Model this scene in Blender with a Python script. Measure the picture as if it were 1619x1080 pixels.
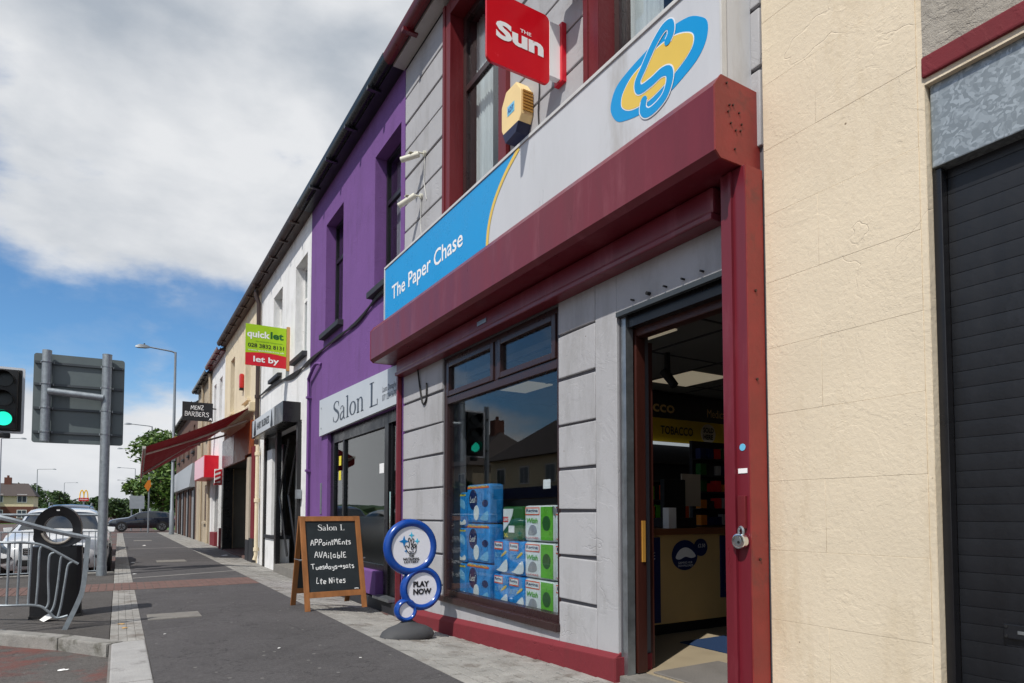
import bpy, bmesh, math, random
from mathutils import Vector, Matrix
R = math.radians
random.seed(7)
for o in list(bpy.data.objects): bpy.data.objects.remove(o)
SC = bpy.context.scene
COL = SC.collection
# ------------------------------------------------------------------ camera
cd = bpy.data.cameras.new('camera'); cam = bpy.data.objects.new('camera', cd); COL.objects.link(cam)
cam.location = (0, 0, 1.2); cam.rotation_euler = (R(92.5), 0, R(-31.35))
cd.sensor_width = 36; cd.lens = 22.68; cd.shift_y = 0.1408; cd.clip_end = 3000; cd.clip_start = .05
SC.camera = cam
# ------------------------------------------------------------------ light
SUN_EL, SUN_AZ = 52.0, (-0.88, -0.475)          # azimuth: where the sun stands, seen from the scene
w = bpy.data.worlds.new('World'); SC.world = w; w.use_nodes = True
nt = w.node_tree; N = nt.nodes; L = nt.links; N.clear()
def nd(t, **k):
    n = N.new(t)
    for a, b in k.items(): setattr(n, a, b)
    return n
def sky_world():
    out = nd('ShaderNodeOutputWorld'); bg = nd('ShaderNodeBackground'); L.new(bg.outputs[0], out.inputs[0])
    sky = nd('ShaderNodeTexSky', sky_type='NISHITA'); sky.sun_disc = False
    sky.sun_elevation = R(SUN_EL); sky.sun_rotation = math.atan2(SUN_AZ[0], SUN_AZ[1]); sky.altitude = 50
    sky.air_density = 1.0; sky.dust_density = .1; sky.ozone_density = 3.0
    sc = nd('ShaderNodeMix', data_type='RGBA', blend_type='MULTIPLY'); sc.inputs[0].default_value = 1
    L.new(sky.outputs[0], sc.inputs[6]); sc.inputs[7].default_value = (.098, .14, .165, 1)
    tc = nd('ShaderNodeTexCoord'); sep = nd('ShaderNodeSeparateXYZ'); L.new(tc.outputs['Generated'], sep.inputs[0])
    z2 = nd('ShaderNodeMath', operation='MULTIPLY'); L.new(sep.outputs[2], z2.inputs[0]); z2.inputs[1].default_value = 1.9
    cb = nd('ShaderNodeCombineXYZ'); L.new(sep.outputs[0], cb.inputs[0]); L.new(sep.outputs[1], cb.inputs[1]); L.new(z2.outputs[0], cb.inputs[2])
    mp = nd('ShaderNodeMapping'); L.new(cb.outputs[0], mp.inputs[0]); mp.inputs['Location'].default_value = CLOUD_OFF
    def noise(scale, detail, rough, dist=.0):
        n = nd('ShaderNodeTexNoise'); n.inputs['Scale'].default_value = scale; n.inputs['Detail'].default_value = detail
        n.inputs['Roughness'].default_value = rough; n.inputs['Distortion'].default_value = dist
        L.new(mp.outputs[0], n.inputs['Vector']); return n
    n1 = noise(1.7, 10, .55, .15)
    r1 = nd('ShaderNodeValToRGB'); L.new(n1.outputs[0], r1.inputs[0])
    r1.color_ramp.elements[0].position = .40; r1.color_ramp.elements[1].position = .50
    r1.color_ramp.interpolation = 'EASE'
    n2 = noise(3.0, 8, .52, .15)                     # light and dark in the cloud mass
    r2 = nd('ShaderNodeValToRGB'); L.new(n2.outputs[0], r2.inputs[0])
    e = r2.color_ramp.elements; e[0].position = .40; e[0].color = (.98, 1.0, 1.03, 1); e[1].position = .66; e[1].color = (.52, .58, .66, 1)
    n3 = noise(6.5, 7, .6); r3 = nd('ShaderNodeValToRGB'); L.new(n3.outputs[0], r3.inputs[0])
    r3.color_ramp.elements[0].position = .45; r3.color_ramp.elements[1].position = .8
    mx3 = nd('ShaderNodeMath', operation='MULTIPLY'); L.new(r3.outputs[0], mx3.inputs[0]); mx3.inputs[1].default_value = .22
    mm = nd('ShaderNodeMath', operation='MAXIMUM'); L.new(r1.outputs[0], mm.inputs[0]); L.new(mx3.outputs[0], mm.inputs[1])
    mix = nd('ShaderNodeMix', data_type='RGBA'); L.new(mm.outputs[0], mix.inputs[0]); L.new(sc.outputs[2], mix.inputs[6]); L.new(r2.outputs[0], mix.inputs[7])
    L.new(mix.outputs[2], bg.inputs[0]); bg.inputs[1].default_value = 1.0
CLOUD_OFF = (18.773, 15.667, 1.60)
sky_world()
sl = bpy.data.lights.new('sun', 'SUN'); sun = bpy.data.objects.new('sun', sl); COL.objects.link(sun)
sl.energy = 4.9; sl.angle = R(.53); sl.color = (1, .955, .88)
ce = math.cos(R(SUN_EL))
sun.rotation_euler = Vector((SUN_AZ[0]*ce, SUN_AZ[1]*ce, math.sin(R(SUN_EL)))).to_track_quat('Z', 'Y').to_euler()
SC.view_settings.view_transform = 'Standard'; SC.view_settings.look = 'None'; SC.view_settings.gamma = 1
SC.view_settings.exposure = -.3; SC.view_settings.use_curve_mapping = False
SC.render.engine = 'CYCLES'

# ------------------------------------------------------------------ materials
def s2l(v):
    v /= 255.; return v/12.92 if v <= .04045 else ((v+.055)/1.055)**2.4
def C(r, g, b): return (s2l(r), s2l(g), s2l(b), 1)
M = {}
def base_mat(name):
    m = bpy.data.materials.new(name); m.use_nodes = True; M[name] = m
    t = m.node_tree; return m, t, t.nodes, t.links, t.nodes['Principled BSDF']
def mat(name, col, rough=.6, metal=0., var=.10, vs=4., bump=0., bs=60., spec=.5, streak=0., coat=0., dirt=None, dthr=.62, fine=0.):
    m, t, n, l, p = base_mat(name)
    p.inputs['Roughness'].default_value = rough; p.inputs['Metallic'].default_value = metal
    p.inputs['Specular IOR Level'].default_value = spec; p.inputs['Coat Weight'].default_value = coat
    tc = n.new('ShaderNodeNewGeometry')
    no = n.new('ShaderNodeTexNoise'); no.inputs['Scale'].default_value = vs; no.inputs['Detail'].default_value = 6; no.inputs['Roughness'].default_value = .65
    src = tc.outputs['Position']
    if streak:
        mp = n.new('ShaderNodeMapping'); mp.inputs['Scale'].default_value = (1, 1, streak); l.new(src, mp.inputs[0]); src = mp.outputs[0]
    l.new(src, no.inputs['Vector'])
    mr = n.new('ShaderNodeMapRange'); mr.inputs[1].default_value = .3; mr.inputs[2].default_value = .7
    mr.inputs[3].default_value = 1-var; mr.inputs[4].default_value = 1+var; l.new(no.outputs[0], mr.inputs[0])
    mul = n.new('ShaderNodeMix'); mul.data_type = 'RGBA'; mul.blend_type = 'MULTIPLY'; mul.inputs[0].default_value = 1
    mul.inputs[6].default_value = col; cc = n.new('ShaderNodeCombineColor')
    for i in range(3): l.new(mr.outputs[0], cc.inputs[i])
    l.new(cc.outputs[0], mul.inputs[7]); last = mul.outputs[2]
    if fine:
        nf = n.new('ShaderNodeTexNoise'); nf.inputs['Scale'].default_value = 180; nf.inputs['Detail'].default_value = 3; l.new(tc.outputs['Position'], nf.inputs['Vector'])
        mf = n.new('ShaderNodeMapRange'); mf.inputs[1].default_value = .3; mf.inputs[2].default_value = .7; mf.inputs[3].default_value = 1-fine; mf.inputs[4].default_value = 1+fine
        l.new(nf.outputs[0], mf.inputs[0]); c2 = n.new('ShaderNodeCombineColor')
        for i in range(3): l.new(mf.outputs[0], c2.inputs[i])
        m2 = n.new('ShaderNodeMix'); m2.data_type = 'RGBA'; m2.blend_type = 'MULTIPLY'; m2.inputs[0].default_value = 1
        l.new(last, m2.inputs[6]); l.new(c2.outputs[0], m2.inputs[7]); last = m2.outputs[2]
    if dirt:
        nn = n.new('ShaderNodeTexNoise'); nn.inputs['Scale'].default_value = vs*.7; nn.inputs['Detail'].default_value = 8; nn.inputs['Roughness'].default_value = .72
        l.new(src, nn.inputs['Vector']); rr = n.new('ShaderNodeMapRange'); rr.inputs[1].default_value = dthr; rr.inputs[2].default_value = dthr+.12; l.new(nn.outputs[0], rr.inputs[0])
        md = n.new('ShaderNodeMix'); md.data_type = 'RGBA'; l.new(rr.outputs[0], md.inputs[0]); l.new(last, md.inputs[6]); md.inputs[7].default_value = dirt; last = md.outputs[2]
    l.new(last, p.inputs['Base Color'])
    rv = n.new('ShaderNodeMapRange'); rv.inputs[1].default_value = .3; rv.inputs[2].default_value = .7
    rv.inputs[3].default_value = max(0, rough-.08); rv.inputs[4].default_value = min(1, rough+.08); l.new(no.outputs[0], rv.inputs[0]); l.new(rv.outputs[0], p.inputs['Roughness'])
    if bump:
        nb = n.new('ShaderNodeTexNoise'); nb.inputs['Scale'].default_value = bs; nb.inputs['Detail'].default_value = 5; l.new(tc.outputs['Position'], nb.inputs['Vector'])
        b = n.new('ShaderNodeBump'); b.inputs['Strength'].default_value = bump; b.inputs['Distance'].default_value = .01
        l.new(nb.outputs[0], b.inputs['Height']); l.new(b.outputs[0], p.inputs['Normal'])
    return m
def emit(name, col, s):
    m, t, n, l, p = base_mat(name); p.inputs['Base Color'].default_value = col
    p.inputs['Emission Color'].default_value = col; p.inputs['Emission Strength'].default_value = s; return m
def glass(name, tint=(.9, .93, .94, 1), ior=1.7, extra=0.02, rough=0.0):
    m, t, n, l, p = base_mat(name); n.remove(p); out = n['Material Output']
    tr = n.new('ShaderNodeBsdfTransparent'); tr.inputs[0].default_value = tint
    gl = n.new('ShaderNodeBsdfGlossy'); gl.inputs['Roughness'].default_value = rough
    g = n.new('ShaderNodeNewGeometry'); dt = n.new('ShaderNodeVectorMath'); dt.operation = 'DOT_PRODUCT'; l.new(g.outputs['Normal'], dt.inputs[0]); l.new(g.outputs['Incoming'], dt.inputs[1])
    ab = n.new('ShaderNodeMath'); ab.operation = 'ABSOLUTE'; l.new(dt.outputs['Value'], ab.inputs[0])
    sb = n.new('ShaderNodeMath'); sb.operation = 'SUBTRACT'; sb.inputs[0].default_value = 1; l.new(ab.outputs[0], sb.inputs[1])
    pw = n.new('ShaderNodeMath'); pw.operation = 'POWER'; l.new(sb.outputs[0], pw.inputs[0]); pw.inputs[1].default_value = 5
    f0 = ((ior-1)/(ior+1))**2+extra                     # Schlick, the same from both sides
    ad = n.new('ShaderNodeMath'); ad.operation = 'MULTIPLY_ADD'; l.new(pw.outputs[0], ad.inputs[0]); ad.inputs[1].default_value = 1-f0; ad.inputs[2].default_value = f0
    mx = n.new('ShaderNodeMixShader'); l.new(ad.outputs[0], mx.inputs[0]); l.new(tr.outputs[0], mx.inputs[1]); l.new(gl.outputs[0], mx.inputs[2]); l.new(mx.outputs[0], out.inputs[0])
    return m
def asphalt(name, col, red=None):
    m, t, n, l, p = base_mat(name); p.inputs['Roughness'].default_value = .88; p.inputs['Specular IOR Level'].default_value = .3
    tc = n.new('ShaderNodeTexCoord').outputs['Object']
    def noi(s, d=4, r=.6):
        k = n.new('ShaderNodeTexNoise'); k.inputs['Scale'].default_value = s; k.inputs['Detail'].default_value = d; k.inputs['Roughness'].default_value = r; l.new(tc, k.inputs['Vector']); return k.outputs[0]
    def ramp(i, a, b, c0, c1):
        k = n.new('ShaderNodeValToRGB'); k.color_ramp.elements[0].position = a; k.color_ramp.elements[1].position = b
        k.color_ramp.elements[0].color = c0; k.color_ramp.elements[1].color = c1; l.new(i, k.inputs[0]); return k.outputs[0]
    def mix(f, a, b, mode='MIX'):
        k = n.new('ShaderNodeMix'); k.data_type = 'RGBA'; k.blend_type = mode
        if hasattr(f, 'is_linked'): l.new(f, k.inputs[0])
        else: k.inputs[0].default_value = f
        for i, x in ((6, a), (7, b)):
            if hasattr(x, 'is_linked'): l.new(x, k.inputs[i])
            else: k.inputs[i].default_value = x
        return k.outputs[2]
    g = lambda v: (v, v, v, 1)
    c = mix(1, col, ramp(noi(1.1, 6), .3, .72, g(.82), g(1.16)), 'MULTIPLY')
    c = mix(1, c, ramp(noi(130, 3, .7), .28, .72, g(.5), g(1.5)), 'MULTIPLY')
    c = mix(1, c, ramp(noi(34, 4, .65), .3, .7, g(.78), g(1.22)), 'MULTIPLY'); c = mix(1, c, ramp(noi(8, 5, .7), .32, .7, g(.9), g(1.12)), 'MULTIPLY')
    if red: c = mix(ramp(noi(1.7, 8, .75), .46, .6, g(0), g(.75)), c, red)
    vo = n.new('ShaderNodeTexVoronoi'); vo.inputs['Scale'].default_value = 4.6; vo.inputs['Randomness'].default_value = 1; l.new(tc, vo.inputs['Vector'])
    wn = n.new('ShaderNodeMath'); wn.operation = 'ADD'; l.new(vo.outputs['Distance'], wn.inputs[0])
    k = noi(28, 3); km = n.new('ShaderNodeMath'); km.operation = 'MULTIPLY'; l.new(k, km.inputs[0]); km.inputs[1].default_value = .09; l.new(km.outputs[0], wn.inputs[1])
    c = mix(ramp(wn.outputs[0], .108, .12, g(.55), g(0)), c, C(140, 138, 134))
    rg = n.new('ShaderNodeMath'); rg.operation = 'SUBTRACT'; l.new(noi(.8, 8, .6), rg.inputs[0]); rg.inputs[1].default_value = .5; ra = n.new('ShaderNodeMath'); ra.operation = 'ABSOLUTE'; l.new(rg.outputs[0], ra.inputs[0])
    c = mix(ramp(ra.outputs[0], .0008, .0028, g(.75), g(0)), c, C(34, 33, 34))
    c = mix(ramp(noi(.55, 7, .7), .57, .68, g(0), g(.35)), c, C(52, 50, 51))
    l.new(c, p.inputs['Base Color'])
    b = n.new('ShaderNodeBump'); b.inputs['Strength'].default_value = .5; b.inputs['Distance'].default_value = .006; l.new(noi(150, 3, .7), b.inputs['Height']); l.new(b.outputs[0], p.inputs['Normal'])
    return m
def galvanised(name, lo, hi):
    m, t, n, l, p = base_mat(name); p.inputs['Metallic'].default_value = .7; p.inputs['Roughness'].default_value = .5
    tc = n.new('ShaderNodeTexCoord').outputs['Object']
    di = n.new('ShaderNodeTexNoise'); di.inputs['Scale'].default_value = 14; l.new(tc, di.inputs['Vector'])
    mp = n.new('ShaderNodeMix'); mp.data_type = 'RGBA'; mp.inputs[0].default_value = .10; l.new(tc, mp.inputs[6]); l.new(di.outputs['Color'], mp.inputs[7])
    vo = n.new('ShaderNodeTexVoronoi'); vo.inputs['Scale'].default_value = 62; vo.inputs['Randomness'].default_value = 1; l.new(mp.outputs[2], vo.inputs['Vector'])
    sp = n.new('ShaderNodeSeparateColor'); l.new(vo.outputs['Color'], sp.inputs[0])
    r = n.new('ShaderNodeValToRGB'); l.new(sp.outputs[0], r.inputs[0]); r.color_ramp.elements[0].color = lo; r.color_ramp.elements[1].color = hi; r.color_ramp.elements[0].position = .35; r.color_ramp.elements[1].position = .95
    l.new(r.outputs[0], p.inputs['Base Color']); return m
def render_paint(name, col, dirt, crack=.5, grain=.5):
    """painted render: sandy grain, peeled layers with hard edges, a few cracks"""
    m, t, n, l, p = base_mat(name); p.inputs['Roughness'].default_value = .8; p.inputs['Specular IOR Level'].default_value = .3
    tc = n.new('ShaderNodeTexCoord').outputs['Object']
    def noi(s, d=5, r=.6, di=0, st=0):
        k = n.new('ShaderNodeTexNoise'); k.inputs['Scale'].default_value = s; k.inputs['Detail'].default_value = d; k.inputs['Roughness'].default_value = r; k.inputs['Distortion'].default_value = di; v = tc
        if st: mp = n.new('ShaderNodeMapping'); mp.inputs['Scale'].default_value = (1, 1, st); l.new(tc, mp.inputs[0]); v = mp.outputs[0]
        l.new(v, k.inputs['Vector']); return k.outputs[0]
    def mth(op, a, b):
        k = n.new('ShaderNodeMath'); k.operation = op
        for i, x in ((0, a), (1, b)):
            if hasattr(x, 'is_linked'): l.new(x, k.inputs[i])
            else: k.inputs[i].default_value = x
        return k.outputs[0]
    def mrange(i, a, b, c, d):
        k = n.new('ShaderNodeMapRange'); l.new(i, k.inputs[0])
        for j, x in enumerate((a, b, c, d)): k.inputs[j+1].default_value = x
        return k.outputs[0]
    peel = mrange(noi(2.6, 7, .62, .6), .50, .525, 0, 1)
    h = mth('ADD', mth('MULTIPLY', noi(190, 3), .25*grain), mth('MULTIPLY', noi(38, 4), .55*grain)); h = mth('ADD', h, mth('MULTIPLY', peel, .55*crack))
    ridge = mth('ABSOLUTE', mth('SUBTRACT', noi(1.25, 5, .55, .4), .5), 0)
    ck = mrange(ridge, 0, .006, 1, 0); ck = mth('MULTIPLY', ck, mrange(noi(.9, 2), .52, .58, 0, 1))
    h = mth('SUBTRACT', h, mth('MULTIPLY', ck, 1.4*crack))
    b = n.new('ShaderNodeBump'); b.inputs['Strength'].default_value = .75; b.inputs['Distance'].default_value = .008; l.new(h, b.inputs['Height']); l.new(b.outputs[0], p.inputs['Normal'])
    mx = n.new('ShaderNodeMix'); mx.data_type = 'RGBA'; l.new(mrange(noi(2.1, 9, .72, st=.28), .5, .76, 0, .9), mx.inputs[0]); mx.inputs[6].default_value = col; mx.inputs[7].default_value = dirt
    sp = n.new('ShaderNodeTexVoronoi'); sp.inputs['Scale'].default_value = 5; l.new(tc, sp.inputs['Vector'])
    m2 = n.new('ShaderNodeMix'); m2.data_type = 'RGBA'; l.new(mrange(sp.outputs['Distance'], .022, .034, .8, 0), m2.inputs[0]); l.new(mx.outputs[2], m2.inputs[6]); m2.inputs[7].default_value = C(96, 74, 52)
    m3 = n.new('ShaderNodeMix'); m3.data_type = 'RGBA'; m3.blend_type = 'MULTIPLY'; m3.inputs[0].default_value = 1; l.new(m2.outputs[2], m3.inputs[6])
    v = mrange(noi(1.3, 6), .3, .7, .93, 1.05); k = n.new('ShaderNodeCombineColor')
    for i in range(3): l.new(v, k.inputs[i])
    l.new(k.outputs[0], m3.inputs[7]); l.new(m3.outputs[2], p.inputs['Base Color']); return m
def foliage(name, a, b):
    m, t, n, l, p = base_mat(name); p.inputs['Roughness'].default_value = .55
    g = n.new('ShaderNodeNewGeometry'); r = n.new('ShaderNodeValToRGB'); l.new(g.outputs['Random Per Island'], r.inputs[0])
    r.color_ramp.elements[0].color = a; r.color_ramp.elements[1].color = b; l.new(r.outputs[0], p.inputs['Base Color'])
    p.inputs['Transmission Weight'].default_value = 0; return m
def corrugated(name, col, axis, period, depth):
    m = mat(name, col, .7, var=.1); t = m.node_tree; n = t.nodes; l = t.links
    tc = n.new('ShaderNodeTexCoord'); wv = n.new('ShaderNodeTexWave'); wv.bands_direction = axis; wv.inputs['Scale'].default_value = .314/period
    l.new(tc.outputs['Object'], wv.inputs['Vector']); b = n.new('ShaderNodeBump'); b.inputs['Distance'].default_value = depth; b.inputs['Strength'].default_value = 1
    l.new(wv.outputs[1], b.inputs['Height']); l.new(b.outputs[0], n['Principled BSDF'].inputs['Normal']); return m

asphalt('asphalt', C(80, 78, 79)); asphalt('road', C(88, 85, 83), C(112, 66, 60)); asphalt('apron', C(82, 79, 77))
mat('kerb_stone', C(158, 157, 156), .85, var=.14, vs=3, bump=.5, bs=70, fine=.14, dirt=C(116, 114, 112), dthr=.55)
mat('old_kerb', C(138, 136, 132), .9, var=.2, vs=5, bump=.6, bs=50, fine=.2, dirt=C(94, 92, 84), dthr=.52)
mat('sett', C(146, 144, 140), .88, var=.26, vs=3.0, bump=.6, bs=60, fine=.22, dirt=C(112, 106, 100), dthr=.52)
mat('sett_joint', C(118, 115, 112), .95, var=.2, bump=.3); mat('joint_sand', C(88, 84, 80), .95, var=.2, bump=.3)
mat('brick_paver', C(106, 82, 76), .9, var=.2, vs=3, bump=.4, bs=80, fine=.15, dirt=C(90, 74, 68))
mat('cover_steel', C(120, 117, 112), .8, var=.2, vs=8, bump=.4, bs=120)
mat('concrete_line', C(165, 163, 158), .9, var=.18, vs=9, bump=.3)
render_paint('cream_render', C(222, 208, 184), C(194, 175, 144), .2, .9)
render_paint('grey_render', C(172, 172, 175), C(140, 139, 138), .25, .35)
render_paint('purple_render', C(116, 79, 140), C(98, 68, 116), .3, .6)
render_paint('white_render', C(232, 232, 232), C(190, 190, 186), .5, .5)
render_paint('cream2_render', C(222, 208, 180), C(190, 174, 146), .5, .5)
render_paint('beige_render', C(182, 168, 146), C(140, 126, 106), .6, .8)
render_paint('dash_render', C(166, 160, 150), C(122, 116, 106), .8, 2.2)
render_paint('plinth_red', C(118, 42, 50), C(98, 46, 48), .3, .5)
mat('dark_joint', C(96, 95, 100), .9, var=.1)
mat('maroon', C(108, 28, 41), .34, var=.14, vs=5, spec=.6, bump=.10, bs=14, dirt=C(122, 52, 62), dthr=.54, streak=.16)
mat('maroon_sunlit', C(134, 48, 44), .5, var=.18, vs=5, bump=.2, bs=20, dirt=C(108, 50, 46), dthr=.56)  # maroon of the end faces, with their warm sunlight put into the colour
mat('dark_red_wood', C(104, 26, 32), .45, var=.2, vs=6, streak=.1, bump=.2, bs=40, dirt=C(130, 52, 52), dthr=.64)
mat('brown_wood', C(62, 30, 24), .4, var=.25, vs=9, streak=.08, bump=.2, bs=40)
mat('brown_upvc', C(52, 34, 34), .3, var=.08)
mat('gutter_black', C(30, 31, 34), .28, var=.2); mat('gutter_red', C(96, 24, 32), .3, var=.15); mat('gutter_brown', C(58, 42, 38), .5, var=.3, vs=8)
mat('soffit_grey', C(172, 170, 168), .7); mat('black_paint', C(26, 27, 30), .35, var=.2); mat('black_matte', C(20, 20, 22), .7)
mat('slate', C(64, 66, 72), .7, var=.25, vs=6, bump=.3, bs=20)
mat('white_upvc', C(228, 228, 226), .3, var=.05); mat('white_panel', C(196, 198, 202), .32, var=.08, vs=1.6, streak=.25, dirt=C(176, 175, 174), dthr=.56)
mat('sign_trim', C(200, 200, 198), .5, var=.1); mat('sign_blue', C(0, 148, 212), .3, var=.03); mat('sign_yellow', C(226, 192, 84), .35, var=.03); mat('sign_white', C(228, 232, 238), .35, var=.03)
mat('sign_pale', C(110, 190, 228), .3, var=.03)
mat('sun_red', C(205, 20, 34), .22, var=.04); mat('print_white', C(240, 240, 240), .5, var=.02); mat('print_black', C(24, 24, 28), .5); mat('print_grey', C(84, 88, 98), .5)
mat('salon_sign', C(188, 194, 200), .35, var=.06, vs=2); mat('salon_ink', C(52, 62, 76), .4)
mat('lime', C(164, 204, 26), .4, var=.03); mat('dark_green', C(20, 96, 44), .4); mat('let_red', C(208, 26, 44), .4); mat('pine', C(186, 142, 88), .7, var=.2, vs=12, streak=.1)
mat('alarm_cream', C(240, 212, 152), .5, var=.05); mat('alarm_grille', C(170, 124, 50), .6); mat('alarm_navy', C(22, 28, 62), .4); mat('alarm_red', C(196, 46, 40), .4)
mat('cctv_cream', C(206, 204, 190), .45, var=.12); mat('cable', C(34, 32, 32), .6); mat('cable_white', C(196, 196, 192), .6)
mat('steel', C(160, 166, 170), .38, metal=.85, var=.2, vs=10); mat('chrome', C(220, 222, 224), .12, metal=1)
galvanised('galv', C(128, 138, 144), C(160, 170, 176)); galvanised('galv_sheet', C(138, 146, 150), C(172, 180, 184))
mat('galv_pole', C(146, 154, 160), .5, metal=.55, var=.18, vs=14, bump=.1, bs=60)
mat('sign_back', C(92, 102, 104), .45, var=.05); mat('alu_dark', C(70, 76, 80), .5, metal=.3)
mat('shutter_black', C(21, 23, 28), .42, var=.25, vs=5, bump=.08, bs=40, dirt=C(34, 36, 42), dthr=.56, streak=.3)
mat('frame_black', C(22, 22, 25), .3, var=.15); mat('aboard_wood', C(142, 92, 50), .5, var=.3, vs=10, streak=.12, bump=.15, bs=60); mat('chalkboard', C(26, 34, 38), .5, var=.25, vs=5, dirt=C(36, 44, 48), dthr=.55); mat('chalk', C(226, 228, 228), .9, var=.1, vs=60)
mat('lottery_blue', C(14, 66, 150), .22, var=.05, spec=.6); mat('lottery_white', C(232, 232, 240), .3, var=.03); mat('lottery_cyan', C(64, 190, 226), .4); mat('lottery_mid', C(0, 120, 190), .4); mat('rubber', C(66, 67, 70), .75, var=.12, vs=9, bump=.2, bs=80)
mat('bin_black', C(17, 18, 22), .38, var=.15, vs=6); mat('bin_worn', C(150, 144, 136), .6, var=.3, vs=20)
mat('car_white', C(206, 208, 210), .18, var=.02, coat=.6); mat('car_navy', C(22, 26, 38), .15, var=.02, coat=.8); mat('car_blue', C(40, 56, 84), .2, coat=.6); mat('tyre', C(24, 24, 25), .8); mat('alloy', C(150, 153, 158), .3, metal=.8); mat('lamp_clear', C(70, 77, 84), .1, metal=.0, spec=.8); mat('lamp_red', C(150, 16, 22), .2)
glass('window_glass', ior=1.5, extra=.03); glass('dark_glass', tint=(.62, .66, .66, 1), ior=1.6, extra=.05); mat('car_glass', C(26, 32, 38), .05, spec=.8); glass('frosted_glass', tint=(.70, .80, .80, 1), ior=1.6, extra=.03, rough=.15)
mat('curtain', C(214, 216, 216), .9, var=.15, vs=14, streak=.05); mat('curtain_grey', C(150, 152, 156), .9, var=.2, vs=14, streak=.05)
mat('int_wall', C(150, 146, 138), .8); mat('int_dark', C(60, 58, 58), .8, var=.2); mat('int_ceiling', C(120, 118, 114), .9, var=.05); mat('int_floor', C(160, 147, 124), .5, var=.08, vs=3); mat('counter_cream', C(206, 172, 112), .6, var=.06); mat('mat_blue', C(14, 46, 84), .95, var=.15, vs=30)
corrugated('mat_ribbed', C(120, 116, 112), 'X', .022, .006)
mat('tobacco_yellow', C(190, 158, 24), .5); mat('shelf_dark', C(36, 36, 42), .6); mat('navy', C(20, 34, 84), .5); mat('wood_top', C(120, 74, 44), .4)
emit('panel_light', (1, .86, .62, 1), .22); emit('tube_light', (.85, .95, 1, 1), .4); emit('green_light', (.02, .85, .55, 1), 1.5)
mat('lens_dark', C(18, 16, 16), .3); mat('signal_black', C(16, 17, 19), .5); mat('signal_white', C(206, 210, 216), .5, var=.06)
mat('awning_red', C(112, 18, 28), .85, var=.08, vs=3); mat('awning_arm_tan', C(150, 112, 100), .8); am = M['awning_red'].node_tree; tr_ = am.nodes.new('ShaderNodeBsdfTranslucent'); tr_.inputs[0].default_value = C(112, 16, 26); mx_ = am.nodes.new('ShaderNodeMixShader'); mx_.inputs[0].default_value = .14; am.links.new(am.nodes['Principled BSDF'].outputs[0], mx_.inputs[1]); am.links.new(tr_.outputs[0], mx_.inputs[2]); am.links.new(mx_.outputs[0], am.nodes['Material Output'].inputs[0]); mat('white_metal', C(200, 198, 192), .4)
mat('brown_tile', C(140, 70, 36), .4, var=.3, vs=5); mat('sky_plate', C(178, 186, 198), .25, var=.1); mat('pink_sign', C(232, 182, 196), .4, var=.06); mat('bright_red', C(206, 16, 40), .4); mat('pale_plaster', C(188, 176, 160), .8, var=.06); mat('dark_base', C(44, 45, 50), .6, var=.15)
mat('brick_dark', C(96, 72, 62), .9, var=.25, vs=8, bump=.3); mat('grey_sign', C(150, 156, 162), .4, var=.12, vs=3)
mat('steel_shutter', C(150, 152, 154), .5, metal=.3, var=.15); mat('lamp_grey', C(136, 142, 148), .5, metal=.4, var=.1)
foliage('leaf', C(42, 72, 26), C(104, 132, 56)); foliage('leaf_dark', C(30, 52, 24), C(70, 96, 44)); mat('bark', C(82, 70, 56), .95, var=.3, vs=8, bump=.6, bs=20); mat('grass', C(84, 116, 52), .95, var=.25, vs=10, bump=.5)
mat('house_cream', C(218, 206, 172), .9, var=.06); mat('house_brick', C(104, 66, 54), .9, var=.2, vs=6, bump=.2); mat('roof_tile', C(76, 68, 66), .9, var=.2, vs=5, bump=.4, bs=12); mat('far_glass', C(60, 70, 80), .1, spec=.8)
mat('sign_orange', C(206, 120, 26), .5); mat('arch_yellow', C(240, 190, 30), .4); mat('arch_red', C(190, 20, 30), .4)
mat('tissue', C(232, 232, 230), .95); mat('leaf_litter', C(190, 150, 90), .9); mat('pink_paper', C(214, 168, 156), .9)
mat('pack_blue', C(44, 138, 208), .3, var=.28, vs=11, bump=.3, bs=18); mat('pack_sky', C(120, 186, 226), .3, var=.15, vs=9); mat('pack_navy', C(24, 42, 92), .3); mat('pack_yellow', C(236, 220, 60), .4); mat('pack_orange', C(226, 92, 46), .4); mat('pack_white', C(226, 232, 232), .35, var=.08, vs=14); mat('pack_green', C(94, 176, 44), .3, var=.15, vs=6); mat('pack_dgreen', C(38, 92, 34), .3, var=.1); mat('pack_red', C(206, 40, 44), .4)

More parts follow.
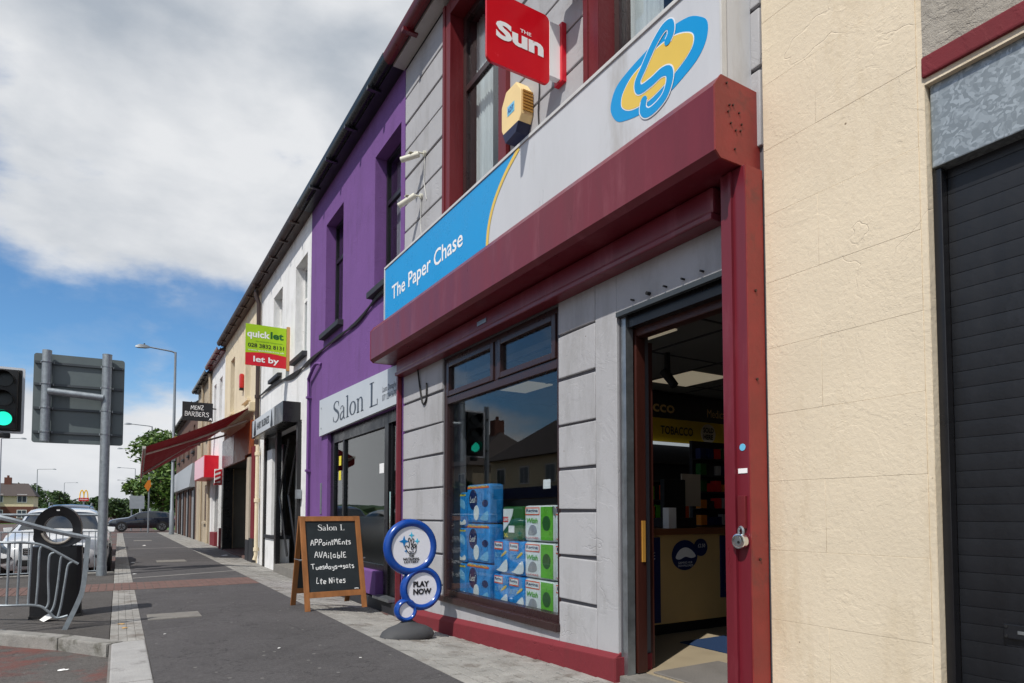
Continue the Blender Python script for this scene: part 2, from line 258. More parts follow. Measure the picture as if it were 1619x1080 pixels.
# ------------------------------------------------------------------ mesh helpers
ORG = {}
class MB:
    def __init__(s): s.v = []; s.f = []
    def add(s, v, f):
        k = len(s.v); s.v += [tuple(p) for p in v]; s.f += [tuple(i+k for i in q) for q in f]; return s
    def box(s, x0, x1, y0, y1, z0, z1):
        return s.add([(x0,y0,z0),(x1,y0,z0),(x1,y1,z0),(x0,y1,z0),(x0,y0,z1),(x1,y0,z1),(x1,y1,z1),(x0,y1,z1)],
                     [(0,3,2,1),(4,5,6,7),(0,1,5,4),(1,2,6,5),(2,3,7,6),(3,0,4,7)])
    def cyl(s, a, b, r0, r1=None, n=12, caps=True):
        a = Vector(a); b = Vector(b); r1 = r0 if r1 is None else r1
        d = (b-a).normalized(); u = d.orthogonal().normalized(); v = d.cross(u)
        A = [a+(u*math.cos(t)+v*math.sin(t))*r0 for t in [2*math.pi*i/n for i in range(n)]]
        B = [b+(u*math.cos(t)+v*math.sin(t))*r1 for t in [2*math.pi*i/n for i in range(n)]]
        f = [(i, (i+1) % n, n+(i+1) % n, n+i) for i in range(n)]
        if caps: f += [tuple(range(n-1, -1, -1)), tuple(range(n, 2*n))]
        return s.add(A+B, f)
    def tube(s, pts, r, n=8):
        pts = [Vector(p) for p in pts]; rings = []; u = None
        for i, p in enumerate(pts):
            d = (pts[min(i+1, len(pts)-1)]-pts[max(i-1, 0)]).normalized()
            if u is None: u = d.orthogonal().normalized()
            u = (u-d*u.dot(d)).normalized(); v = d.cross(u)
            rr = r[i] if isinstance(r, (list, tuple)) else r
            rings.append([p+(u*math.cos(2*math.pi*j/n)+v*math.sin(2*math.pi*j/n))*rr for j in range(n)])
        V = [p for q in rings for p in q]; f = []
        for i in range(len(pts)-1):
            for j in range(n): f.append((i*n+j, i*n+(j+1) % n, (i+1)*n+(j+1) % n, (i+1)*n+j))
        f += [tuple(range(n-1, -1, -1)), tuple(range((len(pts)-1)*n, len(pts)*n))]
        return s.add(V, f)
    def lathe(s, prof, c=(0,0,0), n=24, sx=1, sy=1):
        V = [(c[0]+r*math.cos(2*math.pi*j/n)*sx, c[1]+r*math.sin(2*math.pi*j/n)*sy, c[2]+z) for r, z in prof for j in range(n)]
        f = [(i*n+j, i*n+(j+1) % n, (i+1)*n+(j+1) % n, (i+1)*n+j) for i in range(len(prof)-1) for j in range(n)]
        f += [tuple(range(n-1, -1, -1)), tuple(range((len(prof)-1)*n, len(prof)*n))]
        return s.add(V, f)
    def prism(s, pts, o, u, v, d):
        """flat outline pts (2D) on the plane o,u,v, thickened by d along u x v"""
        o, u, v = Vector(o), Vector(u), Vector(v); w_ = u.cross(v).normalized()*d; n = len(pts)
        A = [o+u*a+v*b for a, b in pts]; B = [p+w_ for p in A]
        return s.add(A+B, [tuple(range(n-1, -1, -1)), tuple(range(n, 2*n))]+[(i, (i+1) % n, n+(i+1) % n, n+i) for i in range(n)])
    def stroke(s, pts, wd, o, u, v, d=.002):
        """flat painted stroke of varying width along a 2D path"""
        o, u, v = Vector(o), Vector(u), Vector(v); k = u.cross(v).normalized()*d; n = len(pts); Lr = []
        for i, (a, b) in enumerate(pts):
            p, q = pts[max(i-1, 0)], pts[min(i+1, n-1)]; tx, ty = q[0]-p[0], q[1]-p[1]; m = math.hypot(tx, ty) or 1
            h = (wd[i] if isinstance(wd, (list, tuple)) else wd)/2; nx, ny = -ty/m*h, tx/m*h
            Lr += [o+u*(a+nx)+v*(b+ny)+k, o+u*(a-nx)+v*(b-ny)+k]
        return s.add(Lr, [(2*i+1, 2*i+3, 2*i+2, 2*i) for i in range(n-1)])
    def build(s, name, m, parent=None, bevel=0, smooth=False, label=None, kind=None):
        me = bpy.data.meshes.new(name); org = Vector((0,0,0))
        if parent is not None: org = ORG.get(parent.name, org)
        me.from_pydata([(a-org.x, b-org.y, c-org.z) for a, b, c in s.v], [], s.f)
        bm = bmesh.new(); bm.from_mesh(me)
        bmesh.ops.recalc_face_normals(bm, faces=bm.faces) if smooth != 'flat' else None
        if bevel:
            ed = [e for e in bm.edges if len(e.link_faces) == 2 and e.calc_face_angle(0) > .6]
            bmesh.ops.bevel(bm, geom=ed, offset=bevel, segments=2, affect='EDGES', profile=.6)
            for f_ in bm.faces: f_.smooth = smooth is True or min(e.calc_length() for e in f_.edges) < bevel*1.1
        bm.to_mesh(me); bm.free()
        if smooth is True or bevel:
            keep = [p.use_smooth for p in me.polygons] if bevel else None
            me.set_sharp_from_angle(angle=R(38))
            me.polygons.foreach_set('use_smooth', keep if bevel else [True]*len(me.polygons))
        ob = bpy.data.objects.new(name, me); COL.objects.link(ob); ob.data.materials.append(M[m])
        if parent is not None: ob.parent = parent; ORG[ob.name] = org
        if label: ob['label'] = label
        if kind: ob['kind'] = kind
        return ob
def thing(name, label, cat, loc=(0,0,0), rz=0, group=None, local=False):
    o = bpy.data.objects.new(name, None); COL.objects.link(o); o.location = loc; o.rotation_euler = (0, 0, rz); o.empty_display_size = .1
    o['label'] = label; o['category'] = cat
    if group: o['group'] = group
    ORG[o.name] = Vector((0,0,0)) if local else Vector(loc)
    return o
def tag(o, label, cat, group=None):
    o['label'] = label; o['category'] = cat
    if group: o['group'] = group
    return o
def struct(name, mb, m, **k): return mb.build(name, m, kind='structure', **k)
def B(*a): return MB().box(*a)
def spline(pts, n=6, closed=False):
    P = list(pts); out = []; m = len(P); rng = m if closed else m-1
    for i in range(rng):
        g = (lambda j: P[j % m]) if closed else (lambda j: P[min(max(j, 0), m-1)])
        p0, p1, p2, p3 = g(i-1), g(i), g(i+1), g(i+2)
        for k in range(n):
            t = k/n
            out.append(tuple(.5*(2*p1[c]+(p2[c]-p0[c])*t+(2*p0[c]-5*p1[c]+4*p2[c]-p3[c])*t*t+(3*p1[c]-p0[c]-3*p2[c]+p3[c])*t**3) for c in range(len(p1))))
    if not closed: out.append(tuple(P[-1]))
    return out
FU, FV = (0,-1,0), (0,0,1)          # on the facade, seen from the street
NU, NV = (1,0,0), (0,0,1)           # on a face turned towards the camera end of the street
def text(s, m, parent, o, u, v, W, H=None, bold=0, shear=0, name='lettering', d=.003, spacing=1):
    cu = bpy.data.curves.new('t', 'FONT'); cu.body = s; cu.size = 1; cu.offset = bold; cu.shear = shear; cu.resolution_u = 3; cu.space_character = spacing
    ob = bpy.data.objects.new('t', cu); COL.objects.link(ob)
    dg = bpy.context.evaluated_depsgraph_get(); me = bpy.data.meshes.new_from_object(ob.evaluated_get(dg))
    bpy.data.objects.remove(ob); bpy.data.curves.remove(cu)
    xs = [p.co.x for p in me.vertices]; ys = [p.co.y for p in me.vertices]
    x0, x1, y0, y1 = min(xs), max(xs), min(ys), max(ys); sx = W/(x1-x0); sy = sx if H is None else H/(y1-y0)
    o, u, v = Vector(o), Vector(u), Vector(v); k = u.cross(v).normalized()*d
    mb = MB().add([o+u*((p.co.x-x0)*sx)+v*((p.co.y-y0)*sy)+k for p in me.vertices], [tuple(p.vertices) for p in me.polygons])
    bpy.data.meshes.remove(me); return mb.build(name, m, parent, smooth='flat')
def ell(cx, cy, rx, ry, n=28, a0=0, a1=2*math.pi): return [(cx+rx*math.cos(a0+(a1-a0)*i/n), cy+ry*math.sin(a0+(a1-a0)*i/n)) for i in range(n if a1-a0 > 6.2 else n+1)]
# serif glyphs for the salon's name (unit cap height), strokes with thick and thin
def serif_word(word, mb, o, u, v, sx, sy):
    x = 0; o, u, v = Vector(o), Vector(u)*sx, Vector(v)*sy
    for ch in word:
        st = []
        if ch == 'S':
            p = spline([(.52,.80),(.46,.93),(.30,.99),(.12,.90),(.09,.74),(.22,.60),(.42,.46),(.52,.30),(.46,.10),(.27,.01),(.10,.07),(.03,.24)], 5); n = len(p)
            st.append((p, [.035+.10*math.sin(math.pi*min(1, max(0, (i/n-.15)/.7)))**1.2 for i in range(n)])); st.append(([(.52,.72),(.52,.97)], .03)); st.append(([(.035,.04),(.035,.30)], .03)); ad = .62
        elif ch == 'a':
            st.append((spline([(.06,.52),(.14,.62),(.26,.63),(.34,.52)], 5), .045)); st.append(([(.35,.54),(.35,.06),(.42,.01),(.48,.03)], [.10,.10,.06,.03]))
            p = spline([(.33,.38),(.16,.33),(.05,.18),(.10,.03),(.22,.03),(.33,.14)], 5); n = len(p); st.append((p, [.03+.06*math.sin(math.pi*i/n) for i in range(n)])); ad = .53
        elif ch == 'l': st += [([(.14,.0),(.14,1.0)], .10), ([(.02,.015),(.26,.015)], .035), ([(.02,.97),(.14,1.0)], .04)]; ad = .30
        elif ch == 'o':
            p = ell(.27,.31,.21,.29, 28); p.append(p[0]); st.append((p, [.035+.075*abs(math.cos(2*math.pi*i/28)) for i in range(29)])); ad = .57
        elif ch == 'n': st += [([(.12,0),(.12,.62)], .10), ([(.02,.015),(.23,.015)], .035), ([(.01,.60),(.12,.63)], .035), (spline([(.13,.48),(.22,.60),(.34,.62),(.42,.50),(.43,.30),(.43,0)], 5), [.03]*6+[.03+.07*min(1, i/10) for i in range(20)]), ([(.33,.015),(.54,.015)], .035)]; ad = .59
        elif ch == 'L': st += [([(.16,0),(.16,1)], .115), ([(.02,.985),(.31,.985)], .035), ([(.02,.018),(.54,.018)], .04), ([(.545,.0),(.545,.24)], .035)]; ad = .6
        else: ad = .36
        for p, wd in st: mb.stroke([(a+x, b) for a, b in p], wd, o, u, v, .003)
        x += ad
    return x
# hand lettering, one polyline per stroke, unit height
HAND = {'A': [[(0,0),(.22,.95),(.42,.02)],[(.06,.4),(.4,.42)]], 'P': [[(.05,0),(.08,1)],[(.05,.95),(.35,.95),(.4,.7),(.3,.5),(.07,.48)]], 'o': [[(.2,.5),(.05,.35),(.06,.1),(.22,0),(.36,.14),(.34,.4),(.2,.5)]],
 'i': [[(.1,.5),(.1,0)],[(.09,.72),(.13,.78)]], 'n': [[(.04,0),(.05,.5)],[(.05,.35),(.2,.52),(.32,.42),(.34,0)]], 't': [[(.14,.85),(.13,.1),(.24,0)],[(0,.58),(.3,.62)]], 'm': [[(.03,0),(.05,.85)],[(.05,.7),(.2,.9),(.28,.4)],[(.28,.6),(.42,.9),(.5,0)]],
 'e': [[(.05,.25),(.32,.3),(.28,.48),(.12,.48),(.04,.25),(.1,.04),(.32,.03)]], 's': [[(.3,.55),(.12,.6),(.06,.45),(.28,.25),(.24,.03),(.02,.04)]], 'V': [[(0,.9),(.18,0),(.38,.95)]], 'l': [[(.1,.95),(.08,.05),(.18,0)]], 'a': [[(.32,.5),(.12,.48),(.04,.2),(.14,.02),(.3,.15),(.32,.5)],[(.32,.5),(.34,.05),(.4,0)]],
 'b': [[(.06,.95),(.06,0)],[(.06,.3),(.22,.45),(.34,.3),(.28,.03),(.06,.02)]], 'E': [[(.36,.85),(.1,.82),(.06,.48),(.28,.46)],[(.06,.48),(.08,.06),(.38,.08)]], 'T': [[(0,.92),(.5,.95)],[(.25,.93),(.24,0)]], 'u': [[(.04,.5),(.06,.08),(.2,0),(.32,.15),(.33,.5)],[(.33,.3),(.36,0)]],
 'd': [[(.3,.35),(.12,.44),(.04,.2),(.14,0),(.3,.12)],[(.32,.95),(.32,0)]], 'y': [[(.04,.5),(.08,.15),(.3,.2)],[(.33,.5),(.28,-.25),(.08,-.3)]], '>': [[(0,.35),(.6,.38)],[(.42,.58),(.62,.38),(.42,.15)]], 'L': [[(.06,.95),(.04,.05),(.3,.02)]], 'N': [[(.03,0),(.06,.92)],[(.06,.92),(.34,.02)],[(.34,.02),(.4,.95)]],
 'M': [[(.02,0),(.1,.9),(.28,.3),(.48,.95),(.55,0)]], 'Z': [[(.02,.9),(.42,.88),(.05,.05),(.46,.02)]], 'B': [[(.06,0),(.08,.95)],[(.0,.95),(.34,.9),(.32,.55),(.08,.5)],[(.08,.5),(.4,.4),(.36,.05),(.0,.0)]], 'R': [[(.06,0),(.08,.95)],[(.0,.95),(.36,.9),(.34,.55),(.08,.5)],[(.18,.5),(.5,-.1)]], 'D': [[(.06,0),(.08,.95)],[(.0,.97),(.36,.8),(.38,.25),(.0,.0)]], 'S': [[(.4,.8),(.2,.97),(.05,.75),(.36,.35),(.28,.02),(.0,.1)]], ' ': []}
def hand(s, mb, o, u, v, W, H, wd, jit=.05, rnd=random):
    adv = [(max([p[0] for q in HAND[c] for p in q]+[.2])+.10) for c in s]; tot = sum(adv); sx = W/tot; x = 0
    for c, a in zip(s, adv):
        dy = rnd.uniform(-jit, jit)*1.4; sk = rnd.uniform(-jit, jit)
        for q in HAND[c]:
            p = [((x+px+sk*py)*sx, (py+dy)*H) for px, py in q]
            if len(p) > 2: p = spline(p, 4)
            mb.stroke(p, [wd*rnd.uniform(.8, 1.2) for _ in p], o, u, v, .004)
        x += a
def gz(x, y):      # the sett strip dips towards the shop fronts
    a = min(1, max(0, (y-3.2)/4)); a = a*a*(3-2*a); b = min(1, max(0, (26-y)/12)); k = min(1, max(0, (x-2.13)/.97))
    return -.12*a*b*k
# ------------------------------------------------------------------ ground
GR = MB().add([(-900,-300,-.11),(900,-300,-.11),(900,1500,-.11),(-900,1500,-.11)], [(0,1,2,3)])
struct('road', GR, 'road')
pave = struct('pavement', B(.246, 2.126, -4, 47.5, -.2, 0), 'asphalt')
apron_pts = [(-.052,7.02),(-.46,7.62),(-1.05,8.30),(-1.75,9.3),(-2.3,10.8),(-2.45,12.6),(-2.3,14.6),(-1.9,15.6),(-.052,15.75)]
apron = struct('paved_build_out', MB().prism(apron_pts, (0,0,-.2), (1,0,0), (0,1,0), .199), 'apron')
kerb = struct('kerb_bed', B(-.046, .244, -4, 47.5, -.2, -.006), 'sett_joint')
y = -1.0
while y < 7.1:                                   # big flush kerb stones beside the road
    y2 = min(y+.915, 7.13); B(-.03, .24, y+.005, y2-.005, -.18, .004+random.uniform(-.002, .003)).build('kerb_stone', 'kerb_stone', kerb, bevel=.012); y = y2
def kerb_run(pts, wdt=.15):
    for (x0, y0), (x1, y1) in zip(pts[:-1], pts[1:]):
        d = Vector((x1-x0, y1-y0, 0)); n = int(max(1, round(d.length/.62))); nx = Vector((-d.y, d.x, 0)).normalized()
        for i in range(n):
            a = Vector((x0, y0, 0))+d*(i/n+.006); b = Vector((x0, y0, 0))+d*((i+1)/n-.006); q = [a-nx*.01, b-nx*.01, b-nx*(-wdt), a-nx*(-wdt)]
            q = [a+nx*.02, b+nx*.02, b-nx*wdt, a-nx*wdt]
            MB().add([(p.x, p.y, -.2) for p in q]+[(p.x, p.y, .012) for p in q], [(3,2,1,0),(4,5,6,7),(0,1,5,4),(1,2,6,5),(2,3,7,6),(3,0,4,7)]).build('kerb_stone', 'old_kerb', apron, bevel=.018)
kerb_run(apron_pts)
proto = {}
def brick_piece(name, parent, m, x, y, z, sx, sy, rot=0, h=.05):
    key = (m, round(sx, 3), round(sy, 3))
    if key not in proto:
        o = B(-sx/2, sx/2, -sy/2, sy/2, -h, 0).build(name, m, parent, bevel=.005); proto[key] = o; o.location = (x, y, z)
    else:
        o = proto[key].copy(); COL.objects.link(o); o.parent = parent; o.location = (x, y, z)
    o.name = name; o.rotation_euler = (random.uniform(-.006, .006), random.uniform(-.006, .006)+rot, 0); return o
stuff = MB(); yy = 7.15; row = 0
while yy < 47.3:
    for k in range(4):
        x = -.046+.0363+k*.0726; o = random.uniform(-.003, .004)
        if 11.88 < yy+.1 < 13.12: continue
        if yy < 16.5: brick_piece('sett', kerb, 'sett', x, yy+.1+(row % 1), o*.6, .0712, .197)
        else: stuff.box(x-.035, x+.035, yy+.002, yy+.198, -.05, o)
    yy += .2; row += 1
stuff.build('sett_row', 'sett', kerb, kind='stuff')
bed = MB(); ys = [-4+i*.5 for i in range(104)]
for i, y in enumerate(ys): bed.v += [(2.12, y, gz(2.12, y)-.012), (2.6, y, gz(2.6, y)-.012), (3.12, y, gz(3.12, y)-.012)]
for i in range(len(ys)-1): bed.f += [(3*i, 3*i+1, 3*i+4, 3*i+3), (3*i+1, 3*i+2, 3*i+5, 3*i+4)]
strip = struct('sett_strip', bed, 'joint_sand')
stuff = MB(); cnt = 0; yy = 3.0; row = 0
cols = [2.132+i*.1075 for i in range(9)]
while yy < 47.3:
    for k, x in enumerate(cols):
        y0 = yy+(.1 if k % 2 else 0); xc = x+.0535; yc = y0+.1; z = gz(xc, yc)+random.uniform(-.003, .003); sl = math.atan2(gz(xc, yc)-gz(xc+.05, yc), .05)
        if cnt < 295: brick_piece('sett', strip, 'sett', xc, yc, z, .1, .193, sl); cnt += 1
        else:
            zl, zr = gz(x, yc)+.0+random.uniform(-.003, .003), gz(x+.1, yc)+random.uniform(-.003, .003)
            stuff.add([(x+.004,y0+.004,zl),(x+.103,y0+.004,zr),(x+.103,y0+.197,zr),(x+.004,y0+.197,zl),(x+.004,y0+.004,zl-.04),(x+.103,y0+.004,zr-.04),(x+.103,y0+.197,zr-.04),(x+.004,y0+.197,zl-.04)], [(0,1,2,3),(4,5,1,0),(5,6,2,1),(6,7,3,2),(7,4,0,3)])
    yy += .2
stuff.build('sett_row', 'sett', strip, kind='stuff')
# red brick band across the footway
band = struct('brick_band', B(-1.75, 2.126, 11.88, 13.12, -.01, .0012), 'joint_sand')
for i in range(36):
    for j in range(6): brick_piece('brick', band, 'brick_paver', -1.70+i*.1075, 11.985+j*.206, .006+random.uniform(-.0015, .002), .1, .198)
for (x0, x1, y0, y1, s) in ((.31, .86, 8.38, 8.86, .0), (.84, 1.5, 18.2, 19.0, .1), (.6, 1.3, 33, 33.8, 0)):
    c = struct('service_cover', B(x0, x1, y0, y1, -.02, .004), 'cover_steel')
    for k in (0, 1): B(x0+.02+k*(x1-x0)/2, x0+(k+1)*(x1-x0)/2-.01, y0+.02, y1-.02, 0, .0075).build('cover_plate', 'cover_steel', c)
for (a, b, wd) in (((.25,13.95),(2.12,14.72),.07), ((.25,25.5),(2.12,26.0),.09), ((.25,38.2),(2.12,38.5),.1)):
    MB().add([(a[0],a[1],.004),(b[0],b[1],.004),(b[0],b[1]+wd,.004),(a[0],a[1]+wd,.004)], [(0,1,2,3)]).build('joint_strip', 'concrete_line', kind='structure')
struct('grass_verge', MB().add([(2.6,60,-.1),(40,60,-.06),(40,120,-.06),(2.6,120,-.1)], [(0,1,2,3)]), 'grass')

# ------------------------------------------------------------------ buildings
XF = 3.1
def holes(mb, y0, y1, z0, z1, ops, x0, x1):
    """front wall with real openings"""
    Y = sorted({y0, y1} | {a for o in ops for a in o[:2]}); Z = sorted({z0, z1} | {a for o in ops for a in o[2:4]})
    for i in range(len(Y)-1):
        run = None
        for j in range(len(Z)-1):
            cy, cz = (Y[i]+Y[i+1])/2, (Z[j]+Z[j+1])/2; inside = any(o[0] < cy < o[1] and o[2] < cz < o[3] for o in ops)
            if not inside:
                if run is None: run = Z[j]
            if run is not None and (inside or j == len(Z)-2):
                mb.box(x0, x1, Y[i], Y[i+1], run, Z[j] if inside else Z[j+1]); run = None
    return mb
def sash(parent, ya, yb, za, zb, x=3.25, fm='black_paint', tz=None, mull=None, curtain=None, gl='window_glass', fw=.055, name='window'):
    f = MB(); xx = x-.03, x+.03
    f.box(*xx, ya, ya+fw, za, zb); f.box(*xx, yb-fw, yb, za, zb); f.box(*xx, ya+fw, yb-fw, za, za+fw); f.box(*xx, ya+fw, yb-fw, zb-fw, zb)
    if tz: f.box(xx[0]+.003, xx[1]-.003, ya+fw, yb-fw, tz-.035, tz+.035)
    if mull: f.box(xx[0]+.003, xx[1]-.003, mull-.03, mull+.03, (tz+.035) if tz else za+fw, zb-fw)
    wn = f.build(name, fm, parent, bevel=.004)
    cells = [(za+fw, (tz-.035) if tz else zb-fw)]+([(tz+.035, zb-fw)] if tz else [])
    for a, b in cells: B(x-.004, x+.004, ya+fw, yb-fw, a, b).build('pane', gl, wn)
    if curtain:
        for (c0, c1) in ((ya+.03, ya+.30*(yb-ya)), (yb-.36*(yb-ya), yb-.03)):
            n = 26; p = [(x+.14+.018*math.sin(i*1.9), c0+(c1-c0)*i/n) for i in range(n+1)]
            MB().add([(a, b, za+.02) for a, b in p]+[(a, b, zb) for a, b in p], [(i, i+1, n+2+i, n+1+i) for i in range(n)]).build('curtain', curtain, wn, smooth='flat')
    return wn
def shell(root, y0, y1, wallm, ops, zt=7.1, z0=-.25, depth=6.4, roof='slate', ridge=2.6, xf=XF, slab=True, sides=True):
    holes(MB(), y0, y1, z0, zt, ops, xf, xf+.28).build('wall', wallm, root)
    xb = xf+depth
    mb = MB().box(xb, xb+.2, y0, y1, z0, zt)
    if sides: mb.box(xf+.28, xb, y0, y0+.08, z0, zt); mb.box(xf+.28, xb, y1-.08, y1, z0, zt)
    mb.build('party_wall', 'int_wall', root)
    if slab: B(xf+.28, xb, y0+.08, y1-.08, 3.3, 3.5).build('floor_slab', 'int_ceiling', root)
    xm = (xf+xb)/2
    MB().add([(xf-.22,y0,zt+.02),(xm,y0,zt+ridge),(xb+.2,y0,zt+.02),(xf-.22,y1,zt+.02),(xm,y1,zt+ridge),(xb+.2,y1,zt+.02)], [(0,1,4,3),(1,2,5,4),(0,2,1),(3,4,5),(0,3,5,2)]).build('roof', roof, root)
def eaves(root, y0, y1, zt, gm, sm, xf=XF, out=.24):
    B(xf-out+.08, xf-.002, y0, y1, zt-.02, zt+.012).build('soffit', sm, root)
    prof = [(0,.10),(.02,.02),(.07,-.02),(.12,.0),(.14,.06),(.14,.10),(.125,.10),(.12,.06),(.09,.02),(.05,.02),(.02,.10)]
    o = Vector((xf-out-.06, y0, zt+.0)); n = len(prof)
    V = [(o.x+a, yv, o.z+b) for yv in (y0, y1) for a, b in prof]
    g = MB().add(V, [(i, (i+1) % n, n+(i+1) % n, n+i) for i in range(n)]+[tuple(range(n-1, -1, -1)), tuple(range(n, 2*n))]).build('gutter', gm, root, smooth=True)
    yv = y0+.6
    while yv < y1:
        B(o.x-.004, o.x+.19, yv-.03, yv+.03, zt-.045, zt+.0).build('gutter_bracket', gm, root); yv += 1.05
    return g
def sill(root, ya, yb, z, m, xf=XF, pr=.10, h=.11):
    return MB().add([(xf-pr,ya-.06,z-h),(xf+.22,ya-.06,z-h),(xf+.22,yb+.06,z-h),(xf-pr,yb+.06,z-h),(xf-pr,ya-.06,z-.025),(xf+.22,ya-.06,z),(xf+.22,yb+.06,z),(xf-pr,yb+.06,z-.025)],
                    [(0,3,2,1),(4,5,6,7),(0,1,5,4),(1,2,6,5),(2,3,7,6),(3,0,4,7)]).build('window_sill', m, root, bevel=.006)
# --- cream building with black roller shutter, nearest the camera
cb = thing('shop_building', 'cream painted building beside a black roller shutter, nearest the camera', 'building', (3.1, 1.9, 0))
shell(cb, -3.2, 2.33, 'cream_render', [(-2.6, 1.47, -.25, 3.16)], zt=6.9, xf=XF+.006, slab=False)
zs = [-.25, .24, .62, 1.0, 1.38, 1.755, 2.125, 2.5, 2.885, 3.265, 3.645, 4.02, 4.4, 4.78, 5.16, 5.54, 5.92, 6.3, 6.88]
for i in range(len(zs)-1):
    cuts = [1.5, 1.985+.02*math.sin(i*3), 2.327] if i % 2 else [1.5, 2.327]
    for a, b in zip(cuts[:-1], cuts[1:]):
        B(XF+random.uniform(0, .0015), XF+.03, a+.0002, b-.0002, zs[i]+.0002, zs[i+1]-.0002).build('render_block', 'cream_render', cb, bevel=.0022)
B(XF+.004, XF+.03, 1.472, 1.4975, -.25, 6.85).build('corner_strip', 'cream_render', cb)
B(XF-.001, XF+.05, -3.19, 1.4715, 3.288, 6.85).build('roughcast_panel', 'dash_render', cb)
B(XF-.012, XF+.2, -2.6, 1.475, 3.19, 3.285).build('lintel', 'plinth_red', cb, bevel=.01)
B(XF-.02, XF+.02, -2.6, 1.46, 3.64, 3.70).build('angle_bar', 'steel', cb)
eaves(cb, -3.2, 2.33, 6.9, 'gutter_black', 'soffit_grey')
sh = thing('roller_shutter', 'closed black roller shutter under a galvanised housing', 'shutter', (3.2, .5, 0))
B(XF+.035, XF+.25, -2.58, 1.462, 2.775, 3.185).build('housing', 'galv_sheet', sh, bevel=.006)
B(XF+.05, XF+.10, 1.43, 1.468, -.1, 2.77).build('guide_rail', 'frame_black', sh, bevel=.004)
z = -.1; k = 0
while z < 2.78:
    hgt = .0745
    prof = [(0,0),(.003,.001),(.0034,.006),(.0036,.037),(.0034,.068),(.003,.0732),(0,.0743)]
    if k == 0:
        n = len(prof); V = [(XF+.11-a*1.0, yv, z+b) for yv in (-2.55, 1.432) for a, b in prof]
        s0 = MB().add(V, [(i, i+1, n+i+1, n+i) for i in range(n-1)]+[tuple(range(n-1, -1, -1)), tuple(range(n, 2*n))]).build('slat', 'shutter_black', sh, smooth=True)
    else:
        s_ = s0.copy(); COL.objects.link(s_); s_.name = 'slat'; s_.parent = sh; s_.location.z = k*hgt
    z += hgt; k += 1
B(XF+.085, XF+.1, 1.10, 1.26, .68, .74).build('lock_plate', 'shutter_black', sh, bevel=.004)
B(XF+.083, XF+.087, 1.15, 1.21, .702, .716).build('letter_slot', 'steel', sh)
MB().cyl((XF+.07, .98, .70), (XF+.1, .98, .70), .024, n=16).build('lock', 'chrome', sh, smooth=True)
for (a, b) in ((1.25,.69),(1.25,.73),(1.11,.69),(1.11,.73),(1.0,.745),(1.0,.66)): MB().cyl((XF+.08, a, b), (XF+.09, a, b), .006, n=8).build('screw', 'black_matte', sh)

# --- grey corner newsagent
gs = thing('shop_building', 'grey rendered shop with grooved courses and maroon window surrounds', 'building', (3.1, 5.0, 0))
WIN = (4.35, 6.60, .27, 2.95); DOOR = (2.6, 3.60, -.25, 2.66); U1 = (5.27, 6.39, 4.52, 6.88); U2 = (2.70, 3.80, 4.52, 6.88)
shell(gs, 2.335, 7.78, 'dark_joint', [WIN, DOOR, U1, U2], zt=7.08, xf=XF+.022)
def courses(y0, y1, zlist, g=.026):
    for a, b in zip(zlist[:-1], zlist[1:]):
        j = [random.uniform(-.006, .006) for _ in range(4)]; x_ = XF+random.uniform(-.003, .002)
        MB().add([(x_, y0, a+g/2+j[0]), (XF+.05, y0, a+g/2+j[0]), (XF+.05, y1, a+g/2+j[1]), (x_, y1, a+g/2+j[1]), (x_, y0, b-g/2+j[2]), (XF+.05, y0, b-g/2+j[2]), (XF+.05, y1, b-g/2+j[3]), (x_, y1, b-g/2+j[3])], [(0,3,2,1),(4,5,6,7),(0,1,5,4),(1,2,6,5),(2,3,7,6),(3,0,4,7)]).build('render_course', 'grey_render', gs, bevel=.009)
courses(6.61, 7.775, [.05, .40, .75, 1.12, 1.5, 1.885, 2.24, 2.6, 3.1])
courses(3.86, 4.345, [.1, .50, .86, 1.225, 1.565, 1.925, 2.31, 2.68, 3.3])
B(XF, XF+.05, 3.61, 3.858, .1, 3.3).build('pier_margin', 'grey_render', gs, bevel=.006)
B(XF+.002, XF+.05, 2.60, 3.609, 2.665, 3.3).build('door_head', 'grey_render', gs)
B(XF+.001, XF+.05, 4.35, 6.605, .06, .262).build('apron_panel', 'grey_render', gs, bevel=.004)
up = [3.3, 3.78, 4.145, 4.5, 4.855, 5.21, 5.57, 5.935, 6.29, 6.645, 7.05]
courses(6.535, 7.775, up); courses(3.925, 5.125, up); courses(2.34, 2.56, up)
for (a, b) in ((5.125, 6.535), (2.56, 3.925)):
    for za, zb in ((3.3, 3.78), (3.78, 4.145)): B(XF, XF+.05, a+.004, b-.004, za+.013, zb-.013).build('render_course', 'grey_render', gs)
    q = MB()
    for (c0, c1, z0, z1) in ((a, a+.165, 4.2, 7.0), (b-.165, b, 4.2, 7.0), (a+.165, b-.165, 6.84, 7.0), (a+.165, b-.165, 4.2, 4.5)): q.box(XF-.035, XF+.20, c0, c1, z0, z1)
    for (c0, c1) in ((a-.006, a+.05), (b-.05, b+.006)): q.box(XF-.05, XF+.02, c0, c1, 4.2, 7.006)
    q.build('window_surround', 'dark_red_wood', gs, bevel=.006)
for o in (U1, U2):
    sash(gs, o[0]+.025, o[1]-.025, o[2]-.02, o[3]-.04, x=3.26, fm='brown_upvc', tz=5.98, curtain='curtain', fw=.07)
MB().add([(XF-.05,3.60,-.3),(XF-.05,7.74,-.3),(XF-.05,7.74,-.02),(XF-.05,3.60,.165),(XF+.02,3.60,-.3),(XF+.02,7.74,-.3),(XF+.02,7.74,.045),(XF+.02,3.60,.205)],
         [(0,1,2,3),(7,6,5,4),(3,2,6,7),(0,3,7,4),(1,5,6,2)]).build('plinth', 'plinth_red', gs, bevel=.008)
B(XF-.046, XF+.3, 3.585, 3.598, -.3, .17).build('plinth_return', 'plinth_red', gs)
